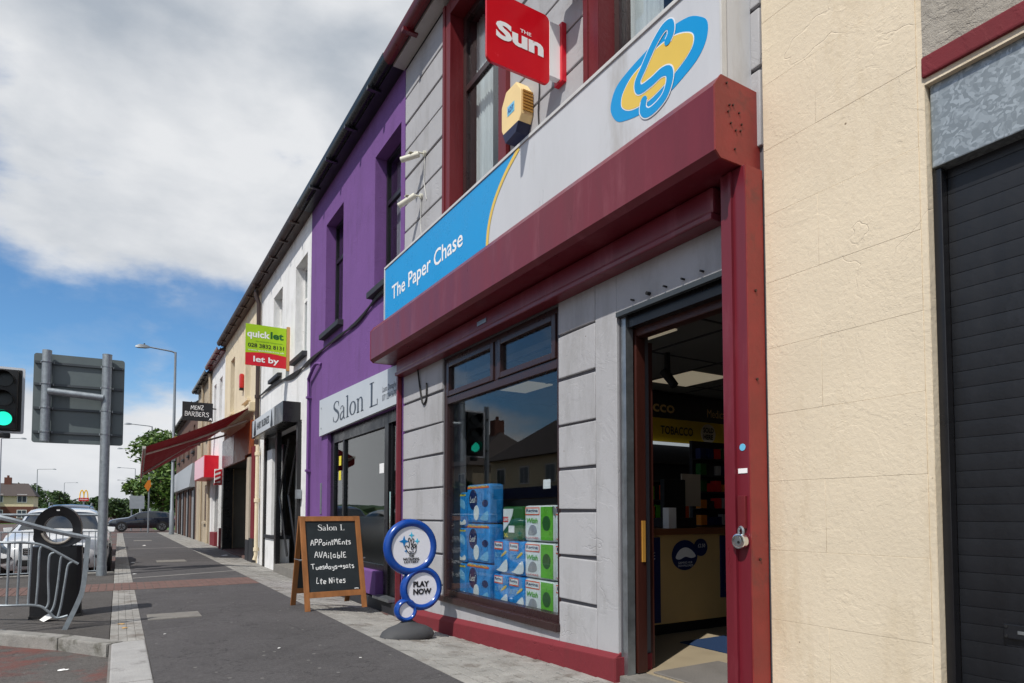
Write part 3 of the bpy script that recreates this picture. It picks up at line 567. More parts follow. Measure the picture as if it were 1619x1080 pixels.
eaves(gs, 2.335, 7.82, 7.08, 'gutter_red', 'soffit_grey')
# shop window: frame, transom, two vents, sill
sw = MB(); ya, yb, za, zb = WIN; fx = (3.13, 3.22)
sw.box(*fx, ya, ya+.06, za, zb); sw.box(*fx, yb-.06, yb, za, zb); sw.box(*fx, ya+.06, yb-.06, za, za+.09); sw.box(*fx, ya+.06, yb-.06, zb-.05, zb); sw.box(*fx, ya+.06, yb-.06, 2.43, 2.51); sw.box(*fx, 5.40, 5.47, 2.51, zb-.05)
swo = sw.build('window', 'brown_upvc', gs, bevel=.006)
for (a, b) in ((ya+.06, 5.40), (5.47, yb-.06)):
    q = MB(); q.box(3.115, 3.19, a+.003, a+.065, 2.513, 2.897); q.box(3.115, 3.19, b-.065, b-.003, 2.513, 2.897); q.box(3.115, 3.19, a+.065, b-.065, 2.513, 2.57); q.box(3.115, 3.19, a+.065, b-.065, 2.84, 2.897)
    v = q.build('casement', 'brown_upvc', gs, bevel=.008); B(3.15, 3.157, a+.065, b-.065, 2.57, 2.84).build('pane', 'window_glass', v)
B(3.165, 3.173, ya+.06, yb-.06, za+.09, 2.43).build('pane', 'window_glass', swo)
B(3.06, 3.13, ya-.02, yb+.02, .235, .30).build('window_sill', 'brown_upvc', gs, bevel=.01)
# interior
B(3.3, 9.2, 2.42, 7.7, -.3, .05).build('shop_floor', 'int_floor', gs)
for a, b in ((2.345, 2.41), (7.70, 7.775)): B(3.4, 9.4, a, b, -.2, 3.3).build('shop_wall', 'int_wall', gs)
B(3.41, 9.4, 2.42, 7.69, 2.78, 2.84).build('suspended_ceiling', 'int_ceiling', gs)
for i in range(6):
    B(3.42+.95*i, 3.45+.95*i, 2.43, 7.68, 2.772, 2.781).build('ceiling_bar', 'int_dark', gs)
    if i < 5: B(3.42, 9.3, 2.6+1.0*i, 2.625+1.0*i, 2.774, 2.7805).build('ceiling_bar', 'int_dark', gs)
for (x, y) in ((3.46,3.92),(5.35,5.0),(3.9,6.4),(7.0,5.0),(7.0,3.2),(5.35,3.2)): B(x, x+.58, y, y+.62, 2.765, 2.779).build('ceiling_light', 'panel_light', gs)
# door frame and open door
q = MB(); q.box(3.22, 3.31, 3.535, 3.595, .05, 2.58); q.box(3.22, 3.34, 2.605, 2.68, .05, 2.58); q.box(3.22, 3.31, 2.68, 3.535, 2.50, 2.58)
q.build('door_frame', 'brown_wood', gs, bevel=.008)
B(3.13, 3.20, 3.545, 3.598, -.1, 2.655).build('shutter_guide', 'steel', gs)
B(3.15, 3.22, 2.61, 3.59, 2.56, 2.655).build('shutter_track', 'frame_black', gs)
B(3.085, 3.12, 2.61, 3.60, 2.64, 2.675).build('track_lip', 'alu_dark', gs)
for k in range(5): MB().cyl((3.07, 3.42-.16*k, 2.72), (3.103, 3.42-.16*k, 2.72), .007 if k != 1 else .013, n=8).build('bolt', 'black_matte', gs)
dl = B(3.40, 3.445, 3.60, 4.48, .06, 2.5).build('door', 'brown_wood', gs, bevel=.006, label='open brown timber door leaf')
B(3.26, 3.29, 3.525, 3.535, .85, 1.15).build('strike_plate', 'alarm_grille', gs)
B(3.08, 3.3, 2.62, 3.58, -.3, .045).build('door_step', 'cover_steel', gs, bevel=.006)
cnt_ = thing('shop_counter', 'cream fronted shop counter with a brown top, seen through the doorway', 'counter', (5.2, 4.6, .05))
B(4.0, 7.4, 4.5, 5.0, .16, 1.0).build('front', 'counter_cream', cnt_); B(4.03, 7.4, 4.56, 5.0, .05, .16).build('kick_board', 'black_matte', cnt_); B(3.95, 7.4, 4.44, 5.06, 1.0, 1.06).build('counter_top', 'wood_top', cnt_, bevel=.008)
B(3.98, 4.37, 4.485, 4.4985, .18, .98).build('poster', 'navy', cnt_, label='dark blue poster on the counter front')
text('HOME\nTIME', 'print_white', cnt_, (4.10, 4.484, .68), NU, NV, .2, .16); text('Coffee\nshop\nsnacks', 'print_grey', cnt_, (5.24, 4.484, .42), NU, NV, .2, .22)
B(5.2, 5.75, 4.485, 4.4985, .36, .98).build('poster', 'navy', cnt_)
MB().prism(ell(4.70,.80,.17,.145), (0,4.498,0), NU, NV, .01).build('cloud_badge', 'navy', cnt_); MB().prism(ell(4.92,.87,.09,.085), (0,4.4975,0), NU, NV, .01).build('cloud_badge', 'navy', cnt_)
MB().prism(spline([(4.57,.78),(4.62,.85),(4.70,.875),(4.78,.85),(4.84,.79),(4.78,.77),(4.70,.785),(4.62,.76)], 4, True), (0,4.486,0), NU, NV, .003).build('badge_print', 'print_white', cnt_)
text('GAMING HUB\nDOWNLOADS', 'print_white', cnt_, (4.60, 4.485, .69), NU, NV, .2, .05); text('£2.50', 'print_white', cnt_, (4.87, 4.484, .87), NU, NV, .1, .035)
gn = thing('tobacco_gantry', 'dark tobacco gantry with a yellow header above the counter', 'gantry', (6.3, 6.1, .05))
B(5.2, 7.5, 6.02, 6.4, .05, 2.76).build('cabinet', 'shelf_dark', gn); B(5.68, 7.04, 5.98, 6.02, 2.12, 2.42).build('header', 'tobacco_yellow', gn)
text('TOBACCO', 'print_black', gn, (5.85, 5.98, 2.215), NU, NV, .58, .11, bold=.02)
MB().prism(ell(6.72,2.27,.14,.13), (0,5.98,0), NU, NV, .003).build('badge', 'pale_plaster', gn); text('SOLD\nHERE', 'print_black', gn, (6.62, 5.976, 2.19), NU, NV, .2, .16, bold=.03)
text('Tobacco', 'counter_cream', gn, (5.18, 6.02, 2.50), NU, NV, .96, .15, bold=.02); text('Medicare', 'counter_cream', gn, (6.75, 6.02, 2.50), NU, NV, .46, .11, bold=.0)
B(5.60, 7.05, 5.94, 5.975, 2.075, 2.11).build('tube_lamp', 'tube_light', gn)
for k in range(4): B(5.3, 7.4, 5.97, 6.02, 1.12+.24*k, 1.14+.24*k).build('shelf', 'int_dark', gn)
for k in range(46):
    x = 5.35+.1*(k % 20)+random.uniform(0, .02); z = 1.14+.24*(k//20)
    if k < 40 and random.random() < .8: B(x, x+.075, 5.975, 6.018, z, z+random.uniform(.12, .19)).build('packet', random.choice(['pack_red','pack_green','pack_white','pack_navy','tobacco_yellow','pack_orange']), gn)
tl = thing('till', 'black till with a white paper roll on the counter', 'till', (4.75, 4.75, 1.06))
B(4.62, 4.98, 4.6, 4.9, 1.06, 1.16).build('base', 'black_matte', tl, bevel=.01); B(4.66, 4.96, 4.72, 4.78, 1.16, 1.55).build('screen', 'black_matte', tl, bevel=.01); B(4.56, 4.66, 4.56, 4.64, 1.06, 1.26).build('receipt', 'print_white', tl)
B(5.02, 5.30, 4.83, 4.84, 1.28, 1.62).build('notice', 'pale_plaster', tl)
mr_ = thing('magazine_rack', 'rack of dark magazines standing at the left end of the shop counter', 'rack', (4.2, 4.75, 1.06))
for r_ in range(3):
    B(4.0, 4.34, 4.70+.07*r_, 4.72+.07*r_, 1.06+.2*r_, 1.10+.2*r_).build('shelf', 'shelf_dark', mr_)
    for k in range(2): B(4.01+.165*k, 4.165+.165*k, 4.69+.07*r_, 4.699+.07*r_, 1.08+.2*r_, 1.27+.2*r_).build('magazine', ['navy','pack_red','sign_orange','curtain_grey','pack_navy','pack_blue'][(r_*2+k) % 6], mr_)
sr_ = thing('sweet_rack', 'rack of small coloured sweet packets at the right end of the counter', 'rack', (5.7, 4.9, 1.06)); B(5.34, 6.3, 4.98, 5.02, 1.06, 2.0).build('backboard', 'shelf_dark', sr_)
for r_ in range(5):
    B(5.34, 6.3, 4.86, 4.98, 1.07+.18*r_, 1.08+.18*r_).build('shelf', 'shelf_dark', sr_)
    for k in range(8): B(5.36+.115*k, 5.45+.115*k, 4.88, 4.95, 1.08+.18*r_, 1.08+.18*r_+random.uniform(.08, .13)).build('sweet_packet', random.choice(['pack_red','pack_navy','pack_dgreen','curtain_grey','navy','shelf_dark','sign_orange']), sr_)
for (nm, m_, x0, x1, y0, y1, lb) in (('door_mat', 'mat_ribbed', 3.32, 4.0, 2.7, 3.49, 'grey ribbed door mat just inside the shop doorway'), ('floor_mat', 'mat_blue', 4.3, 6.2, 2.7, 4.18, 'blue floor mat in front of the shop counter')):
    tag(B(x0, x1, y0, y1, .05, .062).build(nm, m_, bevel=.004), lb, 'mat')
cc = thing('security_camera', 'black camera hanging from the shop ceiling inside the doorway', 'camera', (4.55, 4.55, 2.77)); MB().cyl((4.55,4.55,2.77), (4.55,4.55,2.58), .03, n=10).build('stem', 'black_matte', cc); MB().cyl((4.53,4.58,2.60), (4.58,4.48,2.44), .045, .04, n=12).build('housing', 'black_matte', cc, smooth=True)
# ------------------------------------------------------------------ newsagent's sign, shutter box, and things on its front
hb = thing('shutter_box', 'maroon roller shutter box and side post along the newsagent front', 'shutter', (2.95, 5, 2.9))
y0, y1 = 2.365, 8.06
prof = [(2.75,3.20),(2.75,3.565),(2.80,3.635),(3.12,3.635),(3.12,3.17),(2.79,3.165)]
n = len(prof); a_, b_ = y0+.012, y1-.012
MB().add([(x, a_, z) for x, z in prof]+[(x, b_, z) for x, z in prof], [(i, (i+1) % n, n+(i+1) % n, n+i) for i in range(n)]).build('casing', 'maroon', hb, smooth='flat')
for (ya_, yb_) in ((y0, y0+.012), (y1-.012, y1)):
    MB().add([(x-.003 if x < 3 else x, ya_, z+(.003 if z > 3.5 else -.003)) for x, z in prof]+[(x-.003 if x < 3 else x, yb_, z+(.003 if z > 3.5 else -.003)) for x, z in prof], [tuple(range(n)), tuple(range(2*n-1, n-1, -1))]+[(i, (i+1) % n, n+(i+1) % n, n+i) for i in range(n)]).build('end_plate', 'maroon_sunlit', hb)
for (x, z) in ((2.86,3.48),(2.89,3.49),(2.85,3.44),(2.94,3.46),(2.87,3.38),(2.96,3.40),(2.91,3.35),(2.95,3.36),(2.84,3.60),(2.90,3.24)): MB().cyl((x, y0-.008, z), (x, y0+.002, z), .006, n=8).build('rivet', 'brown_wood', hb)
B(2.99, 3.09, 2.60, 7.76, 3.0, 3.16).build('bottom_bar', 'maroon', hb, bevel=.02)
B(2.97, 3.10, 2.60, 7.76, 2.955, 3.0).build('bar_lip', 'maroon', hb, bevel=.01)
B(2.982, 2.988, 5.38, 5.56, 3.05, 3.09).build('bar_plate', 'steel', hb)
po = B(2.955, 3.098, 2.345, 2.515, -.02, 3.162).build('side_post', 'maroon', hb, bevel=.004)
B(2.957, 3.097, 2.336, 2.3445, -.02, 3.16).build('post_flank', 'maroon_sunlit', hb)
B(2.935, 2.955, 2.425, 2.445, .0, 3.15).build('post_rib', 'maroon', po)
B(3.03, 3.085, 7.80, 7.85, -.16, 3.16).build('side_rail', 'maroon', hb, bevel=.006)
for z in (.95, 1.95, 2.45): MB().cyl((3.02, 2.328, z), (3.02, 2.338, z), .008, n=8).build('rivet', 'brown_wood', hb)
B(2.935, 2.954, 2.36, 2.41, 1.12, 1.30).build('hasp', 'dark_red_wood', hb, bevel=.003)
B(2.951, 2.9548, 2.355, 2.415, 1.425, 1.452).build('sticker', 'print_white', hb); MB().prism(ell(2.385, 1.57, .02, .02, 16), (2.9545, 0, 0), (0,1,0), (0,0,1), -.002).build('sticker', 'sign_pale', hb)
pl = thing('padlock', 'round steel disc padlock hanging on the maroon post', 'padlock', (2.92, 2.385, 1.05))
MB().cyl((2.902, 2.385, 1.05), (2.945, 2.385, 1.05), .043, n=28).build('lock_body', 'chrome', pl, bevel=.008)
MB().tube(spline([(2.925,2.367,1.085),(2.925,2.366,1.112),(2.93,2.385,1.128),(2.935,2.404,1.112),(2.935,2.402,1.085)], 4), .007).build('shackle', 'steel', pl, smooth=True)
MB().prism(ell(-2.385,1.05,.024,.024,16), (2.903,0,0), FU, FV, .0025).build('face_ring', 'steel', pl); MB().prism(ell(-2.378,1.045,.008,.008,10), (2.9,0,0), FU, FV, .0025).build('keyhole', 'black_matte', pl)
# sign panel above
XS = 2.85
sg = thing('shop_sign', 'long white and blue newsagent sign panel with an S emblem', 'sign', (2.9, 5, 3.63))
B(XS+.012, 3.098, 2.40, 7.80, 3.62, 4.33).build('sign_box', 'white_panel', sg)
B(XS, XS+.012, 2.40, 7.80, 3.64, 4.335).build('sign_face', 'white_panel', sg)
q = MB(); q.box(XS-.012, XS+.03, 2.39, 7.815, 4.325, 4.352); q.box(XS-.012, XS+.03, 7.795, 7.815, 3.63, 4.325); q.box(XS-.012, XS+.03, 2.39, 2.405, 3.63, 4.325)
q.build('trim', 'sign_trim', sg, bevel=.003)
crv = spline([(5.12,3.642),(5.09,3.83),(4.99,4.02),(4.80,4.19),(4.56,4.322)], 8)
MB().prism([(-7.792,3.642)]+[(-a, b) for a, b in crv]+[(-7.792,4.322)], (XS,0,0), FU, FV, .002).build('blue_field', 'sign_blue', sg)
MB().stroke([(-a, b) for a, b in crv], .045, (XS,0,0), FU, FV, .004).build('yellow_edge', 'sign_yellow', sg, smooth='flat')
text('The Paper Chase', 'print_white', sg, (XS, 7.55, 3.80), FU, FV, 1.94, .235, bold=.012, d=.004)
ring = [(3.359,3.978),(3.349,4.06),(3.293,4.128),(3.177,4.165),(3.024,4.19),(2.865,4.21),(2.746,4.20),(2.632,4.17),(2.551,4.114),(2.505,4.062),(2.497,3.999),(2.521,3.93),(2.582,3.873),(2.679,3.835),(2.795,3.804),(2.933,3.792),(3.062,3.804),(3.198,3.836),(3.296,3.88)]
yel = [(3.246,3.99),(3.222,4.045),(3.143,4.1),(3.025,4.125),(2.912,4.147),(2.806,4.14),(2.718,4.117),(2.633,4.067),(2.607,4.023),(2.621,3.973),(2.678,3.932),(2.779,3.895),(2.854,3.875),(2.964,3.857),(3.061,3.863),(3.163,3.889),(3.232,3.939)]
Sp = [(2.81,4.136),(2.783,4.171),(2.792,4.228),(2.849,4.237),(2.936,4.185),(3.025,4.095),(3.084,4.03),(3.063,3.968),(2.962,3.958),(2.868,3.965),(2.808,3.94),(2.797,3.883),(2.837,3.806),(2.918,3.772),(2.997,3.775),(3.037,3.82),(3.028,3.874)]
ng = lambda P: [(-a, b) for a, b in P]
MB().prism(spline(ng(ring), 4, True), (XS,0,0), FU, FV, .002).build('emblem_ring', 'sign_blue', sg)
MB().prism(spline([(a+(a-2.93)*.03, b+(b-4)*.05) for a, b in ng(yel)] if 0 else [(-(2.927+(a-2.927)*1.02), 4.0+(b-4.0)*1.05) for a, b in yel], 4, True), (XS,0,0), FU, FV, .003).build('emblem_outline', 'sign_white', sg)
MB().prism(spline(ng(yel), 4, True), (XS,0,0), FU, FV, .004).build('emblem_field', 'sign_yellow', sg)
sp_ = spline(ng(Sp), 6)
MB().stroke(sp_, .074, (XS,0,0), FU, FV, .0055).build('emblem_outline', 'sign_white', sg, smooth='flat'); MB().stroke(sp_, .058, (XS,0,0), FU, FV, .007).build('emblem_letter', 'sign_blue', sg, smooth='flat')
for (a, b) in (sp_[0], sp_[-1]):
    MB().prism(ell(a, b, .029, .029, 16), (XS,0,0), FU, FV, .0072).build('emblem_letter', 'sign_blue', sg)
# projecting newspaper sign
ns = thing('projecting_sign', 'square red newspaper sign projecting from the grey upper wall', 'sign', (3.0, 4.25, 4.72))
rr = .05; rect = [(2.362,4.72),(2.90,4.735)]
def rrect(x0, x1, z0, z1, r, n=4): return [(cx+r*math.cos(a+i*math.pi/2/n), cz+r*math.sin(a+i*math.pi/2/n)) for cx, cz, a in ((x1-r,z1-r,0),(x0+r,z1-r,math.pi/2),(x0+r,z0+r,math.pi),(x1-r,z0+r,1.5*math.pi)) for i in range(n+1)]
MB().prism(rrect(2.36, 2.95, 4.725, 5.31, .05), (0,4.275,0), NU, NV, .025).build('box', 'sun_red', ns)
text('Sun', 'print_white', ns, (2.44, 4.25, 4.935), NU, NV, .45, .15, bold=.045); text('THE', 'print_white', ns, (2.665, 4.25, 5.065), NU, NV, .105, .028, bold=.02)
B(2.951, 3.055, 4.245, 4.30, 4.81, 5.27).build('neck', 'print_white', ns); B(3.055, 3.098, 4.215, 4.33, 4.79, 5.29).build('wall_plate', 'bright_red', ns)
ab = thing('alarm_box', 'cream and navy burglar alarm box above the shop sign', 'alarm', (3.05, 4.88, 4.7))
oc = [(-4.72,4.76),(-4.80,4.64),(-4.98,4.62),(-5.06,4.76),(-5.06,4.98),(-4.98,5.09),(-4.80,5.09),(-4.72,4.98)]
MB().prism([(a, b) for a, b in oc], (3.098,0,0), FU, FV, .13).build('cover', 'alarm_cream', ab, bevel=.01); MB().prism([(-4.755,4.705),(-4.80,4.625),(-4.98,4.605),(-5.03,4.705)], (3.098,0,0), FU, FV, .135).build('base', 'alarm_navy', ab)
for k in range(7): B(2.985, 3.09, 4.706, 4.716, 4.79+.028*k, 4.806+.028*k).build('louvre', 'alarm_grille', ab)
B(2.965, 2.968, 4.83, 4.95, 4.84, 4.93).build('badge', 'sign_pale', ab); text('ADT', 'lottery_blue', ab, (2.965, 4.94, 4.86), FU, FV, .1, .045, bold=.02)
MB().tube([(3.09,4.62,5.15),(3.085,4.60,4.95),(3.085,4.62,4.75),(3.09,4.60,4.4)], .006, 6).build('lead', 'cable', ab)
for i, (yy, zz, lb) in enumerate(((7.12, 5.55, 'upper of two cream security cameras on the grey upper wall'), (7.22, 5.06, 'lower of two cream security cameras on the grey upper wall'))):
    t = thing('security_camera', lb, 'camera', (3.0, yy, zz), group='wall cameras of the grey shop')
    MB().cyl((3.098, yy, zz+.04), (3.07, yy, zz+.04), .035, n=12).build('wall_mount', 'cctv_cream', t); MB().tube([(3.08,yy,zz+.04),(2.98,yy+.02,zz+.04),(2.95,yy+.05,zz+.02)], .012, 8).build('arm', 'cctv_cream', t, smooth=True)
    d = Vector((-.25, .25, -.06 if i == 0 else -.18)).normalized(); c = Vector((2.95, yy+.05, zz-.01))
    MB().cyl(c-d*.09, c+d*.15, .034, .034, 12).build('housing', 'cctv_cream', t, smooth=True); MB().cyl(c+d*.15, c+d*.152, .026, .026, 12).build('lens', 'black_matte', t)
    u_ = d.orthogonal(); B(c.x-.05, c.x+.02, c.y-.03, c.y+.03, c.z+.034, c.z+.040).build('sunshield', 'cctv_cream', t)
    MB().tube([(3.09,yy,zz+.02),(3.092,yy+.02,zz-.3),(3.095,yy-.05,zz-.55 if i == 0 else 4.36)], .006, 6).build('lead', 'cable_white', t)
MB_fl = thing('floodlight', 'black floodlight fixed high on the grey wall above the newspaper sign', 'lamp', (3.0, 4.05, 5.55))
B(2.82, 3.0, 3.92, 4.18, 5.42, 5.56).build('lamp_head', 'black_matte', MB_fl, bevel=.02); MB().tube([(3.098,4.05,5.62),(3.0,4.05,5.62),(2.95,4.05,5.54)], .018).build('bracket', 'black_matte', MB_fl)
ch = thing('hanging_cable', 'loop of grey cable hanging from the shutter box onto the grey pier', 'cable', (3.06, 7.2, 3.0)); MB().tube(spline([(3.07,7.25,2.98),(3.085,7.20,2.7),(3.085,7.12,2.52),(3.085,7.02,2.56),(3.08,7.0,2.75)], 6), .011, 6).build('loop', 'cable', ch, smooth=True)
# goods in the window
B(3.28, 3.9, 4.36, 6.9, .05, .25).build('window_shelf', 'int_wall', gs)
B(3.75, 3.78, 4.36, 7.2, .25, 1.2).build('window_back_panel', 'int_dark', gs)
def pack(y1, wd, z0, h, kind, lb, grp, dx=0):
    x = 3.33+dx; t = thing('tissue_pack', lb, 'tissue pack', (x, y1-wd/2, z0), group=grp)
    wrap = {'A':'pack_blue','B':'pack_blue','C':'pack_blue','D':'pack_dgreen','E':'pack_white'}[kind]
    n = 6; mb = MB()
    mb.box(x, x+.17, y1-wd+.006, y1-.006, z0+.004, z0+h-.006); mb.build('wrap', wrap, t, bevel=.03)
    o = (x, y1, z0); F = lambda pts, m_, d=.003, nm='print': MB().prism(pts, o, FU, FV, d).build(nm, m_, t)
    if kind == 'A':
        F([(.03,h*.88),(wd-.03,h*.88),(wd-.03,h-.03),(.03,h-.03)], 'pack_yellow'); text('EXTRA 100 FREE', 'pack_navy', t, (x, y1-.05, z0+h*.9), FU, FV, wd-.1, .022, d=.005)
        F(spline([(.04,.03),(wd-.04,.03),(wd-.05,h*.22),(wd*.7,h*.14),(wd*.45,h*.26),(wd*.2,h*.12)], 4, True), 'pack_white'); F(spline([(.05,h*.55),(wd*.5,h*.62),(wd-.05,h*.5),(wd-.06,h*.72),(wd*.5,h*.82),(.06,h*.74)], 4, True), 'pack_sky')
    elif kind == 'B':
        F([(.03,h*.88),(wd-.03,h*.88),(wd-.03,h-.03),(.03,h-.03)], 'pack_orange'); text('SPECIAL 24 PACK', 'pack_yellow', t, (x, y1-.05, z0+h*.9), FU, FV, wd-.1, .026, bold=.01, d=.005)
        F(ell(wd*.3,h*.6,wd*.17,h*.26), 'pack_navy'); text('Leaf', 'pack_white', t, (x, y1-wd*.17, z0+h*.52), FU, FV, wd*.26, h*.16, shear=.3, d=.006)
        F(ell(wd*.44,h*.26,wd*.11,h*.19), 'pack_white', .004); F(ell(wd*.80,h*.5,wd*.12,h*.09), 'pack_navy'); F(spline([(wd*.60,h*.1),(wd-.05,h*.08),(wd-.05,h*.3),(wd*.75,h*.24)], 4, True), 'pack_sky')
    elif kind == 'C':
        F([(wd*.1,h*.70),(wd*.66,h*.70),(wd*.66,h*.93),(wd*.1,h*.93)], 'pack_orange'); F([(wd*.12,h*.74),(wd*.64,h*.74),(wd*.64,h*.9),(wd*.12,h*.9)], 'pack_white', .0045); text('Regina', 'pack_navy', t, (x, y1-wd*.15, z0+h*.765), FU, FV, wd*.46, h*.12, bold=.02, d=.006)
        text('BLITZ', 'pack_sky', t, (x, y1-wd*.15, z0+h*.48), FU, FV, wd*.5, h*.13, bold=.01, shear=.2, d=.005)
        F(spline([(wd*.25,.03),(wd*.93,.03),(wd*.93,h*.42),(wd*.7,h*.34),(wd*.42,h*.16)], 4, True), 'pack_white'); F(spline([(wd*.6,h*.5),(wd*.9,h*.62),(wd*.85,h*.68),(wd*.6,h*.55)], 3, True), 'sign_yellow', .004)
    elif kind == 'D':
        F([(.03,h*.25)]+spline([(.05,h*.3),(wd*.35,h*.5),(wd*.5,h*.72),(wd*.55,h-.03)], 5)+[(.03,h-.03)], 'pack_white'); F([(.03,h*.52),(wd*.32,h*.52),(wd*.32,h*.68),(.03,h*.68)], 'pack_red', .0045); text('GIANT', 'print_white', t, (x, y1-.04, z0+h*.55), FU, FV, wd*.24, h*.10, bold=.02, d=.006)
        text('XL', 'pack_yellow', t, (x, y1-wd*.12, z0+h*.08), FU, FV, wd*.2, h*.12, bold=.02, d=.005); F([(wd*.34,h*.22),(wd*.6,h*.22),(wd*.6,h*.42),(wd*.34,h*.42)], 'print_white', .005)
    else:
        F([(wd*.58,.02),(wd*.97,.02),(wd*.97,h-.02),(wd*.58,h-.02)], 'pack_green'); F(ell(wd*.77,h*.5,wd*.13,h*.2), 'pack_dgreen', .0045)
        F([(wd*.05,h*.72),(wd*.53,h*.72),(wd*.53,h*.93),(wd*.05,h*.93)], 'pack_orange'); F([(wd*.065,h*.75),(wd*.515,h*.75),(wd*.515,h*.9),(wd*.065,h*.9)], 'pack_white', .0045); text('Regina', 'pack_navy', t, (x, y1-wd*.09, z0+h*.77), FU, FV, wd*.4, h*.12, bold=.02, d=.006)
        text('Wish', 'pack_green', t, (x, y1-wd*.1, z0+h*.5), FU, FV, wd*.38, h*.14, bold=.02, shear=.2, d=.005); text('3 LAYERS', 'pack_red', t, (x, y1-wd*.06, z0+h*.08), FU, FV, wd*.44, h*.05, d=.005); F(spline([(wd*.14,h*.2),(wd*.3,h*.17),(wd*.44,h*.24),(wd*.4,h*.42),(wd*.24,h*.44)], 4, True), 'curtain_grey')
lv = ['bottom', 'middle', 'top']
for r in range(3):
    pack(6.86, .42, .25+.40*r, .40, 'A', f'blue tissue pack with a yellow band, {lv[r]} of the leftmost stack in the window', 'tissue packs in the shop window')
    pack(6.41, .54, .25+.425*r, .425, 'B', f'large blue tissue pack with an orange band, {lv[r]} of the second stack from the left', 'tissue packs in the shop window', -.02)
    for k in range(2): pack(5.24-.505*k, .495, .25+.345*r, .345, 'E', f'white and green tissue pack, {lv[r]} of the {"right end stack" if k else "stack second from the right"} in the window', 'tissue packs in the shop window')
for r in range(2):
    for k in range(2): pack(5.84-.30*k, .295, .25+.345*r, .345, 'C', f'narrow blue and white tissue pack, {"upper" if r else "lower"} row, {"right" if k else "left"} of the middle pair', 'tissue packs in the shop window')
pack(5.66, .40, .94, .34, 'D', 'single dark green and white tissue pack on top of the narrow blue packs', 'tissue packs in the shop window')
tag(B(3.178, 3.181, 4.58, 4.69, 1.42, 1.50).build('price_card', 'print_white'), 'small white card stuck inside the shop window', 'card')
# ------------------------------------------------------------------ purple salon
ps = thing('shop_building', 'purple painted salon with two narrow recessed upper windows', 'building', (3.1, 10.2, 0))
SW = (7.95, 11.30, -.25, 2.62)
P1 = (7.92, 8.94, 4.42, 6.42); P2 = (10.50, 11.55, 4.42, 6.42)
shell(ps, 7.785, 12.60, 'purple_render', [SW, P1, P2], zt=7.1)
for o in (P1, P2):
    sash(ps, o[0]+.01, o[1]-.01, o[2], o[3], x=3.30, fm='black_paint', tz=5.75, curtain='curtain_grey'); sill(ps, o[0], o[1], 4.43, 'dark_base')
eaves(ps, 7.83, 12.60, 7.1, 'gutter_black', 'black_paint')
q = MB(); q.box(3.16, 3.24, 11.10, 11.30, -.1, 2.62); q.box(3.16, 3.24, 8.62, 11.10, 2.42, 2.62); q.box(3.16, 3.24, 8.47, 8.62, -.1, 2.62); q.box(3.16, 3.24, 8.62, 11.10, .40, .48); q.box(3.16, 3.24, 10.52, 10.60, .48, 2.42); q.box(3.16, 3.24, 7.95, 8.02, -.1, 2.62); q.box(3.16, 3.24, 8.02, 8.47, 2.45, 2.62)
fr = q.build('shop_window', 'frame_black', ps, bevel=.006)
for (a, b) in ((8.62, 10.52), (10.60, 11.10)):
    B(3.195, 3.203, a, b, 1.16, 2.42).build('pane', 'dark_glass', fr); B(3.195, 3.203, a, b, .48, 1.16).build('frosted_pane', 'frosted_glass', fr)
d = B(3.19, 3.24, 8.03, 8.46, .02, .95).build('door', 'frame_black', ps, bevel=.004); B(3.21, 3.218, 8.10, 8.40, 1.05, 2.40).build('pane', 'dark_glass', d); MB().box(3.19, 3.24, 8.03, 8.10, .95, 2.44).build('door_stile', 'frame_black', d); MB().box(3.19, 3.24, 8.40, 8.46, .95, 2.44).build('door_stile', 'frame_black', d)
MB().cyl((3.15, 8.36, 1.0), (3.15, 8.36, 1.5), .015, n=8).build('door_handle', 'chrome', d)
B(3.06, 3.18, 8.66, 9.62, .06, .40).build('stall_riser', 'purple_render', ps, bevel=.02); B(3.12, 3.2, 9.62, 11.3, -.1, .40).build('stall_riser', 'purple_render', ps)
B(3.05, 3.2, 7.9, 11.3, -.3, .04).build('step', 'dark_base', ps, bevel=.01); B(3.0, 3.16, 8.0, 8.62, .05, .085).build('threshold', 'steel', ps)
B(3.40, 8.9, 7.9, 12.5, -.2, .03).build('shop_floor', 'int_dark', ps); B(4.6, 4.7, 7.9, 12.4, .03, 3.2).build('partition', 'int_wall', ps)
for (y_, z_) in ((10.85, 2.1), (10.85, 1.85)): B(3.19, 3.193, y_-.06, y_+.06, z_-.08, z_+.08).build('sticker', 'pack_yellow', fr)
B(3.19, 3.193, 8.72, 8.90, 1.78, 1.92).build('sticker', 'print_white', fr)
B(3.085, 3.11, 11.62, 11.70, 1.2, 1.75).build('wall_box', 'steel', ps)
ss = thing('shop_sign', 'pale grey salon fascia sign with dark serif lettering', 'sign', (3.05, 9.8, 2.6))
MB().add([(3.05,7.88,2.63),(3.05,11.68,2.59),(3.05,11.68,3.24),(3.05,7.88,3.14),(3.098,7.88,2.63),(3.098,11.68,2.59),(3.098,11.68,3.24),(3.098,7.88,3.14)], [(0,1,2,3),(7,6,5,4),(0,4,5,1),(1,5,6,2),(2,6,7,3),(3,7,4,0)]).build('panel', 'salon_sign', ss)
q = MB(); W_ = 3.62; serif_word('Salon L', q, (3.05, 10.80, 2.725), FU, FV, .62, .345); q.build('lettering', 'salon_ink', ss, smooth='flat')
text('Laura Donaghy\n077 1234 5678', 'print_grey', ss, (3.05, 8.42, 2.74), FU, FV, .52, .2)
for z_ in (2.72, 3.08): MB().cyl((3.045, 11.55, z_), (3.05, 11.55, z_), .018, n=10).build('screw', 'steel', ss)
